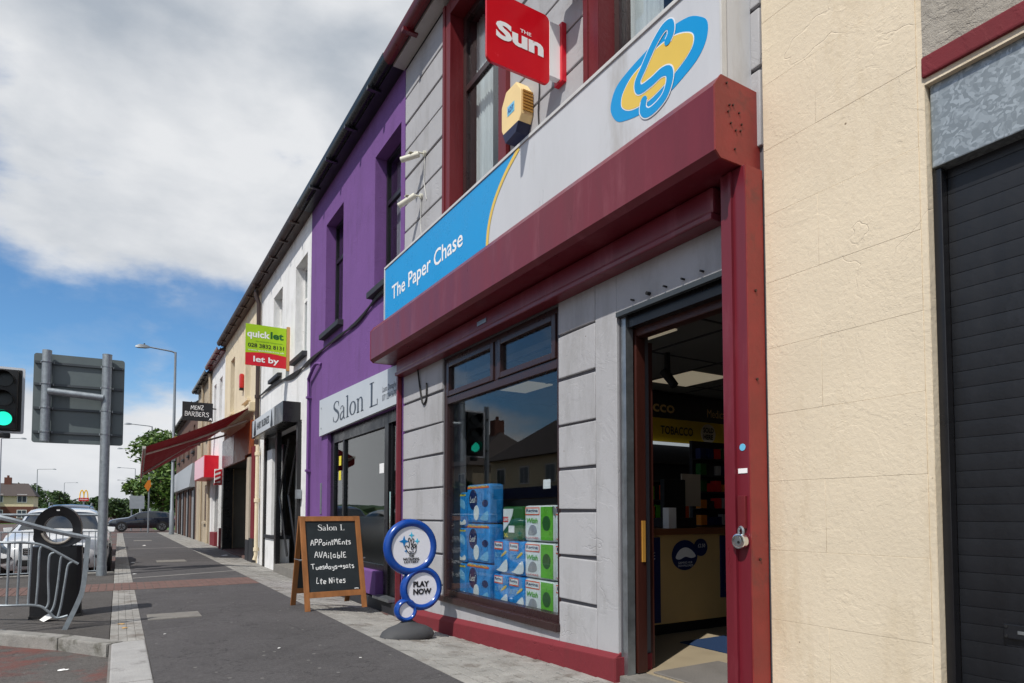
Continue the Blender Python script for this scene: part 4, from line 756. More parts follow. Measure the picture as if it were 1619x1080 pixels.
pp = thing('downpipe', 'thin purple pipe along the left edge of the purple wall', 'pipe', (3.05, 12.5, 0)); MB().tube(spline([(3.05,12.48,.0),(3.05,12.48,1.8),(3.05,12.48,3.62),(3.04,12.44,3.76),(3.03,12.2,3.86),(3.03,11.9,3.95),(3.09,11.75,3.92)], 5), .03, 8).build('pipe', 'purple_render', pp, smooth=True)
for z_ in (.5, 2.0, 3.4): B(3.01, 3.098, 12.43, 12.53, z_, z_+.04).build('clip', 'purple_render', pp)
cw = thing('cable_bundle', 'black cable bundle sagging across the purple and white upper walls', 'cable', (3.07, 12, 3.9))
for k in range(4):
    P = [(3.07-.008*k, 7.9, 4.22+.03*k), (3.07, 8.6, 4.27+.015*k), (3.075, 9.6, 4.18-.012*k), (3.07, 10.6, 4.14+.01*k), (3.075, 11.5, 4.16), (3.07, 12.6, 4.10+.02*k), (3.075, 14.0, 4.16-.03*k), (3.07, 15.6, 4.22+.02*k), (3.06, 17.6, 4.25)]
    MB().tube(spline(P, 6), .016, 6).build('cable', 'cable', cw, smooth=True)
# ------------------------------------------------------------------ white building
wb = thing('shop_building', 'white rendered building with black ground floor shop front', 'building', (3.1, 15.2, 0))
W1 = (12.90, 13.90, 4.42, 6.42); W2 = (15.35, 16.95, 4.42, 6.42)
W2 = (15.2, 16.2, 4.42, 6.42); OPN = (13.2, 16.9, -.25, 3.1)
shell(wb, 12.605, 17.80, 'white_render', [W1, W2, OPN], zt=7.1)
sash(wb, W1[0], W1[1], W1[2], W1[3], x=3.30, fm='white_upvc', tz=5.7, curtain='curtain'); sash(wb, W2[0], W2[1], W2[2], W2[3], x=3.30, fm='white_upvc', tz=5.7, curtain='curtain')
sill(wb, W1[0], W1[1], 4.43, 'dark_base'); sill(wb, W2[0], W2[1], 4.43, 'dark_base')
eaves(wb, 12.605, 17.80, 7.1, 'gutter_brown', 'gutter_brown')
B(3.08, 3.36, 15.35, 16.7, -.2, .62).build('stall_riser', 'white_render', wb); B(3.04, 3.4, 15.33, 16.72, .62, .70).build('shop_sill', 'dark_base', wb, bevel=.01)
B(3.10, 3.35, 16.1, 16.7, .70, 2.75).build('shop_pier', 'white_render', wb)
f2 = MB().box(3.2, 3.27, 15.36, 15.44, .70, 2.8).box(3.2, 3.27, 15.44, 16.1, .70, .76).box(3.2, 3.27, 15.44, 16.1, 2.72, 2.8).build('shop_window', 'frame_black', wb); B(3.23, 3.238, 15.44, 16.1, .76, 2.72).build('pane', 'dark_glass', f2)
B(3.02, 3.12, 15.16, 15.34, -.2, 3.05).build('shutter_rail', 'frame_black', wb); B(3.02, 3.12, 13.2, 13.3, -.2, 3.05).build('shutter_rail', 'frame_black', wb); B(3.05, 3.13, 16.72, 16.88, -.2, 3.05).build('shutter_rail', 'frame_black', wb)
d = B(3.45, 3.5, 13.4, 14.2, .05, .9).build('door', 'frame_black', wb); B(3.47, 3.478, 13.5, 14.1, .9, 2.5).build('pane', 'dark_glass', d)
B(3.45, 3.5, 13.3, 15.2, 2.5, 2.9).build('door_transom', 'frame_black', wb); B(3.44, 3.5, 14.2, 15.2, .05, 2.5).build('side_panel', 'frame_black', wb); B(3.0, 3.5, 13.25, 15.2, -.3, .08).build('door_step', 'cover_steel', wb)
for (a, b, c, e) in ((13.35, .3, 14.2, 1.6), (14.2, 1.6, 13.35, 2.8), (14.25, .3, 15.1, 1.6), (15.1, 1.6, 14.25, 2.8)): MB().cyl((3.08, a, b), (3.08, c, e), .022, n=6).build('lattice_bar', 'frame_black', wb)
B(2.99, 3.09, 13.08, 13.2, 1.5, 1.68).build('gate_bracket', 'steel', wb)
hs = thing('shop_sign', 'black box sign with a small white banner over the white shop front', 'sign', (2.9, 15, 3.0))
B(2.75, 3.098, 13.3, 16.85, 3.04, 3.46).build('sign_box', 'frame_black', hs, bevel=.01); B(2.73, 2.75, 14.1, 16.6, 3.05, 3.44).build('banner', 'salon_sign', hs)
text('HAIRY BUSINESS', 'print_black', hs, (2.73, 16.0, 3.16), FU, FV, 1.45, .17, bold=.02)
for (a, b) in ((-16.4, -16.12), (-14.42, -14.18)): MB().prism(spline([(a, 3.07), (b, 3.07), (b-.04, 3.25), (b-.08, 3.40), (a+.1, 3.40), (a+.05, 3.22)], 3, True), (2.73,0,0), FU, FV, .003).build('figure_print', 'print_black', hs)
dp = thing('downpipe', 'cast iron downpipe, brown above and cream below, between the white and cream buildings', 'pipe', (3.0, 17.7, 0))
MB().tube([(2.95,17.7,7.05),(2.95,17.7,6.9),(3.02,17.7,6.7),(3.02,17.7,3.0)], .055, 10).build('upper_pipe', 'gutter_brown', dp, smooth=True); MB().tube([(3.02,17.55,2.95),(3.02,17.55,.15),(2.98,17.55,.02)], .05, 10).build('lower_pipe', 'cream2_render', dp, smooth=True)
for z_ in (.25, 1.5, 2.7): MB().cyl((3.02,17.55,z_), (3.02,17.55,z_+.09), .068, n=12).build('collar', 'cream2_render', dp)
for z_ in (4.2, 5.6): MB().cyl((3.02,17.7,z_), (3.02,17.7,z_+.09), .07, n=12).build('collar', 'gutter_brown', dp)
lb_ = thing('letting_board', 'lime green and red letting board projecting from the white building', 'sign', (3.1, 14.4, 4.3))
B(2.20, 3.03, 14.40, 14.415, 4.34, 5.22).build('board', 'lime', lb_); MB().prism([(2.20,4.34),(3.03,4.34)]+[(3.03-.83*i/12, 4.60+.035*math.sin(math.pi*i/12)) for i in range(13)], (0,14.40,0), NU, NV, .002).build('red_band', 'let_red', lb_)
B(3.035, 3.10, 14.38, 14.44, 4.30, 5.26).build('batten', 'pine', lb_)
text('quick', 'print_white', lb_, (2.23, 14.40, 4.90), NU, NV, .46, .19, bold=.03, d=.003); text('let', 'dark_green', lb_, (2.70, 14.40, 4.95), NU, NV, .27, .155, bold=.03, d=.003)
text('028 3832 8131', 'print_black', lb_, (2.25, 14.40, 4.73), NU, NV, .73, .085, bold=.015); text('www.quickletni.co.uk', 'print_white', lb_, (2.25, 14.40, 4.645), NU, NV, .74, .045, bold=.005); text('the residential letting people', 'dark_green', lb_, (2.4, 14.40, 4.85), NU, NV, .55, .028)
text('let by', 'print_white', lb_, (2.36, 14.40, 4.385), NU, NV, .52, .16, bold=.025, d=.006)
# ------------------------------------------------------------------ cream building with awning
c2 = thing('shop_building', 'cream building with brown tiled fascia and the long red awning', 'building', (3.1, 21, 0))
V1 = (19.3, 20.2, 4.5, 6.3); V2 = (22.3, 23.2, 4.5, 6.3)
shell(c2, 17.805, 24.5, 'cream2_render', [V1, V2, (18.5, 24.0, -.25, 3.2)], zt=7.1)
for o in (V1, V2): sash(c2, *o, x=3.3, fm='white_upvc', tz=5.7, curtain='curtain'); sill(c2, o[0], o[1], 4.5, 'cream2_render')
eaves(c2, 17.805, 24.5, 7.1, 'gutter_brown', 'gutter_brown')
B(3.02, 3.098, 18.55, 19.5, 2.85, 3.75).build('fascia_tile', 'brown_tile', c2); B(3.02, 3.098, 19.5, 24.2, 2.75, 3.70).build('fascia_panel', 'brown_tile', c2); B(3.01, 3.02, 21.6, 24.2, 2.78, 3.66).build('fascia_panel', 'sky_plate', c2)
B(3.0, 3.35, 18.0, 18.55, -.2, .55).build('pier_base', 'dark_base', c2); B(3.03, 3.3, 18.05, 18.5, .55, 3.0).build('pier', 'plinth_red', c2)
B(3.04, 4.2, 19.1, 19.2, .5, 2.75).build('lobby_wall', 'pale_plaster', c2); B(3.03, 4.2, 19.08, 19.22, -.2, .5).build('lobby_base', 'dark_base', c2); B(4.2, 4.3, 19.2, 24.2, -.2, 2.75).build('lobby_back', 'pale_plaster', c2); B(3.0, 3.3, 23.7, 24.05, -.2, 2.75).build('pier', 'frame_black', c2); B(4.19, 4.2, 19.2, 24.0, -.2, .45).build('lobby_base', 'dark_base', c2)
B(3.0, 3.4, 18.6, 19.08, .5, 2.75).build('pier', 'pale_plaster', c2); B(2.99, 3.42, 18.58, 19.07, -.2, .5).build('pier_base', 'dark_base', c2); B(3.1, 4.2, 18.5, 24.0, 2.75, 2.85).build('lobby_ceiling', 'int_dark', c2); B(3.02, 4.2, 19.0, 24.2, -.3, .02).build('lobby_floor', 'brick_paver', c2)
for i, (y_, z_, lb) in enumerate(((19.0, 5.75, 'higher red alarm box on the cream building'), (20.5, 5.15, 'lower red alarm box on the cream building'))):
    t = thing('alarm_box', lb, 'alarm', (3.0, y_, z_), group='red alarm boxes'); B(2.98, 3.098, y_-.12, y_+.12, z_-.22, z_+.22).build('cover', 'alarm_red', t, bevel=.05); B(2.99, 3.095, y_-.1, y_+.1, z_-.26, z_-.22).build('base', 'black_matte', t)
aw = thing('awning', 'long dark red folding awning over the pavement', 'awning', (3.0, 21.5, 3.0))
ya, yb, xr, zr, xf_, zf = 18.6, 24.4, 3.03, 4.12, .52, 2.88; nx_ = 14; dz_ = -.44; dx_ = .10
V = []; 
for j in range(2):
    for i in range(nx_+1):
        t_ = i/nx_; V.append((xr+(xf_+dx_*j-xr)*t_, (ya, yb)[j], zr+(zf+dz_*j-zr)*t_-.05*math.sin(math.pi*t_)))
MB().add(V, [(i, i+1, nx_+2+i, nx_+1+i) for i in range(nx_)]).build('canopy', 'awning_red', aw, smooth='flat')
for k in range(1, 4):
    yk = ya+(yb-ya)*k/4
    MB().add([(V[i][0]*(1-k/4)+V[i+nx_+1][0]*k/4, yk+s, V[i][2]*(1-k/4)+V[i+nx_+1][2]*k/4-.008) for s in (-.035, .035) for i in range(nx_+1)], [(i, i+1, nx_+2+i, nx_+1+i) for i in range(nx_)]).build('arm_strip', 'awning_arm_tan', aw, smooth='flat')  # flat tan strips standing in for folding arms under the canopy
MB().add([(x_+(dx_ if y_ > 20 else 0), y_, z_+(dz_ if y_ > 20 else 0)) for x_, y_, z_ in B(xf_-.05, xf_+.03, ya-.03, yb+.03, zf-.05, zf+.02).v], B(0,1,0,1,0,1).f).build('front_bar', 'white_metal', aw, bevel=.01)
val = MB(); nv = 60
for i in range(nv+1): yv = ya+(yb-ya)*i/nv; zv = zf+dz_*i/nv; xv = xf_+dx_*i/nv; val.v += [(xv-.03, yv, zv-.05), (xv-.03+.012*math.sin(i*1.3), yv, zv-.22-.03*abs(math.sin(i*.9)))]
val.f = [(2*i, 2*i+2, 2*i+3, 2*i+1) for i in range(nv)]; val.build('valance', 'awning_red', aw, smooth='flat')
MB().cyl((xr+.02,ya-.15,zr+.02), (xr+.02,yb+.1,zr+.02), .1, n=14).build('roller', 'cream2_render', aw, smooth=True); B(2.92, 3.09, ya-.28, ya-.14, 3.96, 4.22).build('end_cap', 'cream2_render', aw, bevel=.03)
for yk in (19.5, 23.4):
    MB().tube([(3.05,yk,3.85),(1.8,yk+.9*(1 if yk < 20 else -1),3.32)], .03, 6).build('folding_arm', 'white_metal', aw); MB().tube([(1.8,yk+.9*(1 if yk < 20 else -1),3.32),(xf_+.02+dx_*(yk-ya)/(yb-ya),yk,zf-.05+dz_*(yk-ya)/(yb-ya))], .026, 6).build('folding_arm', 'white_metal', aw)
# ------------------------------------------------------------------ farther buildings
def simple(name, lb, y0, y1, wm, ups, zt, gm, ground):
    t = thing('shop_building', lb, 'building', (3.1, (y0+y1)/2, 0)); shell(t, y0, y1, wm, ups+ground, zt=zt)
    for o in ups: sash(t, *o, x=3.3, fm='white_upvc', tz=(o[2]+o[3])/2+.2, curtain='curtain'); sill(t, o[0], o[1], o[2], 'dark_base')
    eaves(t, y0, y1, zt, gm, gm); return t
f3 = simple('b', 'narrow white building with a maroon gutter beyond the awning', 24.505, 28.2, 'white_render', [(25.2, 26.0, 4.5, 6.2), (26.9, 27.6, 4.5, 6.2)], 6.95, 'gutter_red', [(24.9, 27.8, -.25, 2.5)])
q = MB().box(3.2, 3.26, 24.9, 25.0, -.1, 2.5).box(3.2, 3.26, 26.2, 26.3, -.1, 2.5).box(3.2, 3.26, 27.7, 27.8, -.1, 2.5).build('shop_window', 'white_upvc', f3); B(3.22, 3.23, 26.3, 27.7, .5, 2.5).build('pane', 'dark_glass', q); B(3.15, 3.25, 25.0, 26.2, 0, 2.5).build('door', 'white_upvc', f3); B(3.05, 3.3, 26.3, 27.7, -.1, .5).build('stall_riser', 'plinth_red', f3); B(3.02, 3.12, 24.55, 24.85, -.1, .7).build('pier_base', 'plinth_red', f3)
f4 = simple('b', 'weathered beige building with a black gutter and boarded window', 28.205, 33.6, 'beige_render', [(29.2, 30.0, 4.4, 5.9), (31.5, 32.3, 4.4, 5.9)], 6.85, 'gutter_black', [(29.0, 30.2, .9, 2.4), (31.2, 32.4, -.25, 2.3)])
for k in range(12): B(3.12, 3.15, 29.02, 30.18, .92+.122*k, 1.03+.122*k).build('shutter_slat', 'brown_wood', f4)
B(3.2, 3.26, 31.25, 32.35, -.1, 2.25).build('door', 'steel_shutter', f4); sill(f4, 29.0, 30.2, .9, 'beige_render')
for yp in (28.3, 30.9): MB().tube([(3.0,yp,6.8),(3.02,yp,6.5),(3.02,yp,.02)], .05, 8).build('downpipe', 'beige_render', f4, smooth=True)
f5 = simple('b', 'dark brick building with shuttered shop front beside the lamp post', 33.605, 46.5, 'brick_dark', [(34.8, 35.7, 4.3, 5.6), (37.5, 38.4, 4.3, 5.6), (40.5, 41.4, 4.3, 5.6), (43.5, 44.4, 4.3, 5.6)], 6.4, 'gutter_black', [(34.2, 36.6, -.25, 2.4), (37.4, 39.6, -.25, 2.4), (40.4, 42.8, -.25, 2.4), (43.4, 45.8, -.25, 2.4)])
for (a, b) in ((34.2,36.6),(37.4,39.6),(40.4,42.8),(43.4,45.8)):
    for k in range(16): B(3.16, 3.19, a+.05, b-.05, -.1+.155*k, .05+.155*k).build('shutter_slat', 'steel_shutter', f5)
    B(3.04, 3.2, a-.12, a-.01, -.1, 2.45).build('pier', 'dark_base', f5)
fs = thing('shop_sign', 'long grey fascia sign on the dark brick building', 'sign', (3.0, 40, 2.5)); MB().add([(2.85,34.4,2.5),(2.85,46,2.5),(2.98,46,3.65),(2.98,34.4,3.65),(3.098,34.4,2.5),(3.098,46,2.5),(3.098,46,3.65),(3.098,34.4,3.65)], [(0,1,2,3),(7,6,5,4),(0,4,5,1),(1,5,6,2),(2,6,7,3),(3,7,4,0)]).build('panel', 'grey_sign', fs)
rs = thing('shop_sign', 'red and pink box sign projecting beyond the awning', 'sign', (2.9, 27.5, 2.5)); B(2.62, 3.098, 25.8, 29.2, 2.53, 3.34).build('box', 'bright_red', rs, bevel=.01); B(2.605, 2.619, 25.85, 29.15, 2.56, 3.31).build('face', 'pink_sign', rs)
bp = thing('barber_pole', 'red and white striped barber pole beside the red box sign', 'barber pole', (3.0, 24.9, 2.3)); B(2.86, 3.05, 24.8, 24.98, 2.28, 2.78).build('case', 'print_white', bp, bevel=.01)
for k in range(3): MB().prism([(2.86,2.30+.16*k),(3.05,2.38+.16*k),(3.05,2.46+.16*k),(2.86,2.38+.16*k)], (0,24.8,0), NU, NV, .003).build('stripe', 'bright_red', bp)
B(2.85, 3.098, 24.79, 24.99, 2.22, 2.28).build('base', 'bright_red', bp); B(3.05, 3.098, 24.82, 24.96, 2.28, 2.78).build('wall_plate', 'bright_red', bp)
mz = thing('hanging_sign', 'black hanging barber sign with white script lettering', 'sign', (3.0, 26.8, 4.7)); B(1.94, 2.98, 26.8, 26.86, 4.70, 5.40).build('board', 'print_black', mz); MB().cyl((2.98,26.83,5.2), (3.1,26.83,5.2), .025, n=8).build('bracket', 'frame_black', mz)
q = MB(); hand('MENZ', q, (2.22,26.8,5.12), NU, NV, .46, .17, .018, .03); q.build('lettering', 'print_white', mz, smooth='flat'); q = MB(); hand('BARBERS', q, (2.02,26.8,4.87), NU, NV, .84, .17, .018, .03); q.build('lettering', 'print_white', mz, smooth='flat'); MB().prism([(2.84,4.73),(2.9,4.78),(2.96,4.72),(2.93,4.84),(2.88,4.82)], (0,26.8,0), NU, NV, .003).build('scissors_print', 'print_white', mz)
ps2 = thing('hanging_sign', 'small dark pub sign with a gold edge glimpsed above the awning', 'sign', (2.6, 36, 4.7)); MB().prism(spline([(2.15,4.62),(3.0,4.62),(3.02,4.9),(2.6,5.06),(2.13,4.9)], 3, True), (0,36,0), NU, NV, .08).build('board', 'print_black', ps2); MB().tube(spline([(2.14,35.9,4.9),(2.35,35.9,5.02),(2.6,35.9,5.07),(2.85,35.9,5.02),(3.0,35.9,4.92)], 4), .02, 6).build('gold_edge', 'sign_yellow', ps2); MB().cyl((2.95,36,4.8), (3.1,36,4.8), .03, n=6).build('bracket', 'frame_black', ps2)
# ------------------------------------------------------------------ A-board
a = thing('chalkboard_sign', 'wooden A-board with handwritten white chalk lettering on the pavement', 'A-board', (2.36, 8.47, 0), R(2), local=True)
def leaf(sgn):
    """one leaf in local coords, leaning; returns mapper (s across, t up, d out of the board)"""
    th = math.atan2(.36, 1.16)*.98
    def P(s_, t_, d_=0): return (s_, sgn*(.005+(1.17-t_)*math.tan(th)*.9)*1.0+(d_*-1 if sgn < 0 else d_), t_)
    return P
for sgn, nm in ((-1, 'front'), (1, 'rear')):
    P = leaf(sgn)
    def plank(s0, s1, t0, t1, th_=.03, name='frame_rail', m_='aboard_wood', flare=0):
        f = lambda t_: flare*(1-t_/1.17)
        q = MB(); c = [(s0+f(t0)*(-1 if s0 < 0 else 1), t0), (s1+f(t0)*(-1 if s1 < 0 else 1) if abs(s1-s0) < .1 else s1+f(t0), t0), (s1+f(t1)*(-1 if s1 < 0 else 1) if abs(s1-s0) < .1 else s1+f(t1), t1), (s0+f(t1)*(-1 if s0 < 0 else 1), t1)]
        q.add([P(x, t, 0) for x, t in c]+[P(x, t, th_) for x, t in c], [(0,1,2,3),(7,6,5,4),(0,4,5,1),(1,5,6,2),(2,6,7,3),(3,7,4,0)]); return q.build(name, m_, a, bevel=.004)
    plank(-.395, -.330, .0, 1.17, name='leg'); plank(.330, .395, .0, 1.17, name='leg')
    plank(-.33, .33, 1.105, 1.168, .028); plank(-.33, .33, .155, .225, .028)
    plank(-.329, .329, .225, 1.105, .012, 'board', 'chalkboard')
    if sgn < 0:
        o = Vector(P(0, 0, .013)); v_ = (Vector(P(0, 1, .013))-o); q = MB(); serif_word('Salon L', q, o+Vector((-.17, -.0, 0))+v_*.985, (1,0,0), v_, .098, .075)
        q.build('lettering', 'chalk', a, smooth='flat')
        rnd = random.Random(3)
        for s_, x0, wd, t_, h_ in (('APPointmEnts', -.275, .53, .80, .075), ('AVAilablE', -.235, .42, .635, .08), ('Tuesdays>sats', -.285, .56, .50, .065), ('Lte Nites', -.235, .38, .325, .075)):
            q = MB(); hand(s_, q, o+Vector((x0, 0, 0))+v_*t_, (1,0,0), v_, wd, h_, .0095, .08, rnd); q.build('handwriting', 'chalk', a, smooth='flat')
        MB().stroke([(0, 0), (.03, .004), (.055, 0)], .01, o+Vector((.25,0,0))+v_*.24, (1,0,0), v_).build('maker_mark', 'chalk', a, smooth='flat')
for s_ in (-.41, .41): MB().cyl((s_, -.12, .62), (s_, .12, .62), .006, n=6).build('stay', 'steel', a); MB().cyl((s_-.02, -.16, .62), (s_+.02, -.16, .62), .012, n=8).build('stay_knob', 'steel', a)
# ------------------------------------------------------------------ lottery pavement sign
lz = gz(2.5, 6.1)
lo = thing('lottery_sign', 'blue three-disc lottery pavement sign on a dark rubber base', 'sign', (2.50, 6.12, lz))
MB().lathe([(.0,.0),(.275,.0),(.285,.025),(.26,.07),(.20,.105),(.11,.135),(.06,.165),(.045,.19),(.0,.19)], (2.50,6.12,lz), 36, 1, .62).build('base', 'rubber', lo, smooth=True)
MB().cyl((2.49,6.12,lz+.17), (2.49,6.12,.15), .045, .038, 16).build('stem', 'lottery_blue', lo, smooth=True)
def disc(cx, cz, r, face, nm):
    prof = []
    mb = MB(); n = 48; m_ = 12; th = r-face; cy = 6.12
    for i in range(n):
        A = 2*math.pi*i/n
        for j in range(m_):
            b = 2*math.pi*j/m_; rr = (face+th/2)+th/2*1.0*math.cos(b); yy = cy+.052*math.sin(b); mb.v.append((cx+rr*math.cos(A), yy, cz+rr*math.sin(A)))
    mb.f = [(i*m_+j, ((i+1) % n)*m_+j, ((i+1) % n)*m_+(j+1) % m_, i*m_+(j+1) % m_) for i in range(n) for j in range(m_)]
    o = mb.build(nm, 'lottery_blue', lo, smooth=True); MB().prism(ell(cx, cz, face+.008, face+.008, 48), (0,cy+.03,0), NU, NV, .06).build('face', 'lottery_white', o); return o
D1 = disc(2.525, .865, .285, .20, 'disc'); D2 = disc(2.645, .445, .225, .152, 'disc'); D3 = disc(2.478, .238, .118, .068, 'disc')
fy = 6.12-.031
text('PLAY\nNOW', 'print_black', lo, (2.545,fy,.385), NU, NV, .2, .135, bold=.05)
text('THE', 'print_black', lo, (2.497,fy,.765), NU, NV, .056, .026, bold=.045); text('NATIONAL', 'print_black', lo, (2.437,fy,.735), NU, NV, .176, .026, bold=.045); text('LOTTERY', 'print_black', lo, (2.447,fy,.705), NU, NV, .158, .026, bold=.045)
def star(cx, cz, r, m_):
    MB().prism([(cx+(r if k % 2 == 0 else r*.36)*math.cos(math.pi/2+k*math.pi/4)*(.9), cz+(r if k % 2 == 0 else r*.36)*math.sin(math.pi/2+k*math.pi/4)) for k in range(8)], (0,fy,0), NU, NV, .002).build('emblem', m_, lo)
star(2.445, .925, .058, 'lottery_mid'); star(2.525, .985, .034, 'lottery_cyan'); star(2.585, .925, .032, 'lottery_cyan')
for P in ([(2.455,.875),(2.47,.84),(2.50,.805),(2.55,.80),(2.572,.83),(2.57,.87),(2.555,.885)], [(2.455,.875),(2.475,.88),(2.492,.86),(2.50,.90),(2.49,.945),(2.505,.955),(2.52,.905),(2.525,.88)], [(2.515,.92),(2.535,.95),(2.55,.935),(2.532,.89),(2.53,.87)], [(2.55,.89),(2.57,.895),(2.575,.87),(2.55,.862),(2.54,.875),(2.55,.89)], [(2.52,.865),(2.54,.87),(2.545,.85),(2.525,.842),(2.52,.865)], [(2.50,.825),(2.525,.815),(2.548,.825)]):
    MB().stroke(spline(P, 5), .0085, (0,fy,0), NU, NV, .003).build('emblem', 'print_black', lo, smooth='flat')
star(2.467, .828, .022, 'lottery_mid')
# ------------------------------------------------------------------ litter bin
bn = thing('litter_bin', 'black litter bin with a round opening behind the bent railing', 'bin', (-.60, 9.35, 0))
outl = [(-.245,.0),(.245,.0),(.235,1.0)]+[(.235*math.cos(t), 1.03+.26*math.sin(t)) for t in [math.pi*i/20 for i in range(21)]]+[(-.235,1.0)]
hole = ell(0, 1.02, .145, .165, 24); xc, yc = -.60, 9.35
def rounded_body():
    mb = MB(); y0_, y1_ = yc-.19, yc+.19
    rows = [(0,.245),(.5,.243),(.82,.238)]
    # body below the hoop
    for z_, h in rows:
        for (sx, sy) in ((-1,-.8),(-.8,-1),(.8,-1),(1,-.8),(1,.8),(.8,1),(-.8,1),(-1,.8)): mb.v.append((xc+h*sx, yc+.19*sy, z_))
    for r in range(2): mb.f += [(r*8+j, r*8+(j+1) % 8, r*8+8+(j+1) % 8, r*8+8+j) for j in range(8)]
    mb.f += [tuple(range(16, 24)), tuple(range(7, -1, -1))]
    return mb
rounded_body().build('body', 'bin_black', bn, smooth=True)
n = 32; hp = MB()
for i in range(n):
    t = 2*math.pi*i/n; ix, iz = .142*math.cos(t), 1.02+.158*math.sin(t); ox, oz = (.236*math.cos(t) if math.sin(t) > -.2 else max(-.236, min(.236, .30*math.cos(t)))), (1.02+.27*math.sin(t) if math.sin(t) > 0 else 1.02+.215*math.sin(t))
    hp.v += [(xc+ix, yc-.165, iz), (xc+ox*.97, yc-.185, oz), (xc+ox, yc, oz+.012*max(0, math.sin(t))), (xc+ox*.97, yc+.185, oz), (xc+ix, yc+.165, iz)]
for i in range(n):
    k, k2 = i*5, ((i+1) % n)*5; hp.f += [(k+j, k2+j, k2+j+1, k+j+1) for j in range(4)]+[(k+4, k2+4, k2, k)]
hp.build('hood', 'bin_black', bn, smooth=True)
lip = MB(); lip.tube([(xc+.15*math.cos(t), yc-.18, 1.02+.165*math.sin(t)) for t in [math.pi*(1.08+.84*i/16) for i in range(17)]], .014, 8); lip.build('worn_lip', 'bin_worn', bn, smooth=True)
MB().lathe([(.0,0),(.075,0),(.075,.006),(0,.006)], n=20).build('badge', 'bin_black', bn).data.transform(Matrix.Translation((0, -.192, .74)) @ Matrix.Rotation(R(90), 4, 'X') @ Matrix.Translation((.60, -9.35, 0)))
B(xc-.015, xc+.015, yc-.194, yc-.185, 1.235, 1.25).build('badge', 'print_white', bn)
B(xc-.25, xc+.25, yc-.195, yc+.195, -.02, .03).build('foot', 'black_matte', bn)
# ------------------------------------------------------------------ bent guard rail in front, straight one behind
gr = thing('guard_rail', 'bent galvanised pedestrian guard rail leaning at the kerb', 'railing', (-.45, 8.2, 0))
def bar(pts, r, nm, par, n=8, m_='galv_pole', sm=True, br=0): return MB().tube(spline(pts, 5) if sm else pts, r, n).build(nm, m_, par, smooth=True)
Y = 8.2
bar([(-2.3,9.0,1.36),(-1.6,8.6,1.26),(-1.02,Y,1.165),(-.60,Y,1.03),(-.27,Y,.945)], .026, 'top_rail', gr, 6)
bar([(-.27,Y,.955),(-.275,Y,.84),(-.30,Y,.45),(-.345,Y,.27),(-.44,Y-.01,.03),(-.46,Y-.01,-.02)], .032, 'post', gr, 4)
bar([(-2.3,9.0,.98),(-1.6,8.6,.95),(-1.02,Y,.915),(-.78,Y,.905),(-.64,Y,.865),(-.45,Y,.74),(-.35,Y,.672)], .013, 'upper_rail', gr)
bar([(-2.3,9.0,.32),(-1.6,8.6,.30),(-1.0,Y,.285),(-.70,Y,.265),(-.60,Y,.20),(-.53,Y,.125),(-.43,Y,.14)], .013, 'lower_rail', gr)
for (xt, zt_, xb, zb_) in ((-1.6,.94,-1.6,.3),(-1.45,.935,-1.45,.3),(-1.29,.93,-1.29,.295),(-1.13,.92,-1.13,.29),(-.93,.912,-.94,.283),(-.845,.91,-.855,.28),(-.752,.90,-.765,.27)):
    yy = Y+max(0, (-1.02-xt)*.69); bar([(xt,yy,zt_),(xb,yy,zb_)], .011, 'baluster', gr, sm=False)
bar([(-.665,Y,.875),(-.685,Y,.80),(-.69,Y,.5),(-.70,Y,.27)], .011, 'baluster', gr)
bar([(-.56,Y,.80),(-.60,Y,.76),(-.605,Y,.55),(-.595,Y,.30),(-.62,Y,.225)], .011, 'baluster', gr)
bar([(-.49,Y,.765),(-.505,Y,.72),(-.52,Y,.5),(-.545,Y,.27),(-.58,Y,.175)], .011, 'baluster', gr)
bar([(-.40,Y,.70),(-.44,Y,.66),(-.46,Y,.5),(-.49,Y,.25),(-.515,Y,.13)], .011, 'baluster', gr)
g2 = thing('guard_rail', 'straight galvanised guard rail behind the litter bin', 'railing', (-1.3, 15.0, 0)); Y = 15.0
bar([(-2.3,Y,1.18),(-.34,Y,1.18)], .026, 'top_rail', g2, sm=False); bar([(-2.3,Y,.86),(-.34,Y,.86)], .012, 'upper_rail', g2, sm=False); bar([(-2.3,Y,.09),(-.34,Y,.09)], .012, 'lower_rail', g2, sm=False)
for k in range(19): bar([(-2.25+.104*k,Y,.86),(-2.25+.104*k,Y,.09)], .009, 'baluster', g2, 6, sm=False)
B(-2.325, -2.275, Y-.025, Y+.025, -.02, 1.2).build('post', 'galv_pole', g2)
# ------------------------------------------------------------------ road sign seen from behind
sp = thing('road_sign', 'grey back of a large road sign on galvanised posts', 'road sign', (-.26, 14.95, 0)); cx, cy = -.26, 14.95; rz = R(-4)
def rt_(x, y): return (cx+(x-cx)*math.cos(rz)-(y-cy)*math.sin(rz), cy+(x-cx)*math.sin(rz)+(y-cy)*math.cos(rz))
MB().cyl((cx,cy,-.1), (cx,cy,4.33), .084, n=20).build('post', 'galv_pole', sp, smooth=True); MB().cyl((cx,cy,4.33), (cx,cy,4.345), .086, n=20).build('post_cap', 'galv_pole', sp)
MB().cyl((cx,cy,-.02), (cx,cy,.18), .09, n=20).build('post_sleeve', 'galv_pole', sp, smooth=True)
p2 = rt_(-1.235, 14.95); MB().cyl((*p2,2.58), (*p2,4.32), .078, n=20).build('side_tube', 'galv_pole', sp, smooth=True)
p3 = rt_(-1.2, 14.90); p4 = rt_(-.3, 14.90); MB().cyl((*p3,3.53), (*p4,3.47), .066, n=16).build('cross_tube', 'galv_pole', sp, smooth=True)
pan = MB().prism(rrect(-1.46, 0.03, 2.56, 4.28, .05), (0, 15.10, 0), NU, NV, .012); pan.v = [(*rt_(x, y), z) for x, y, z in pan.v]; pan.build('panel', 'sign_back', sp)
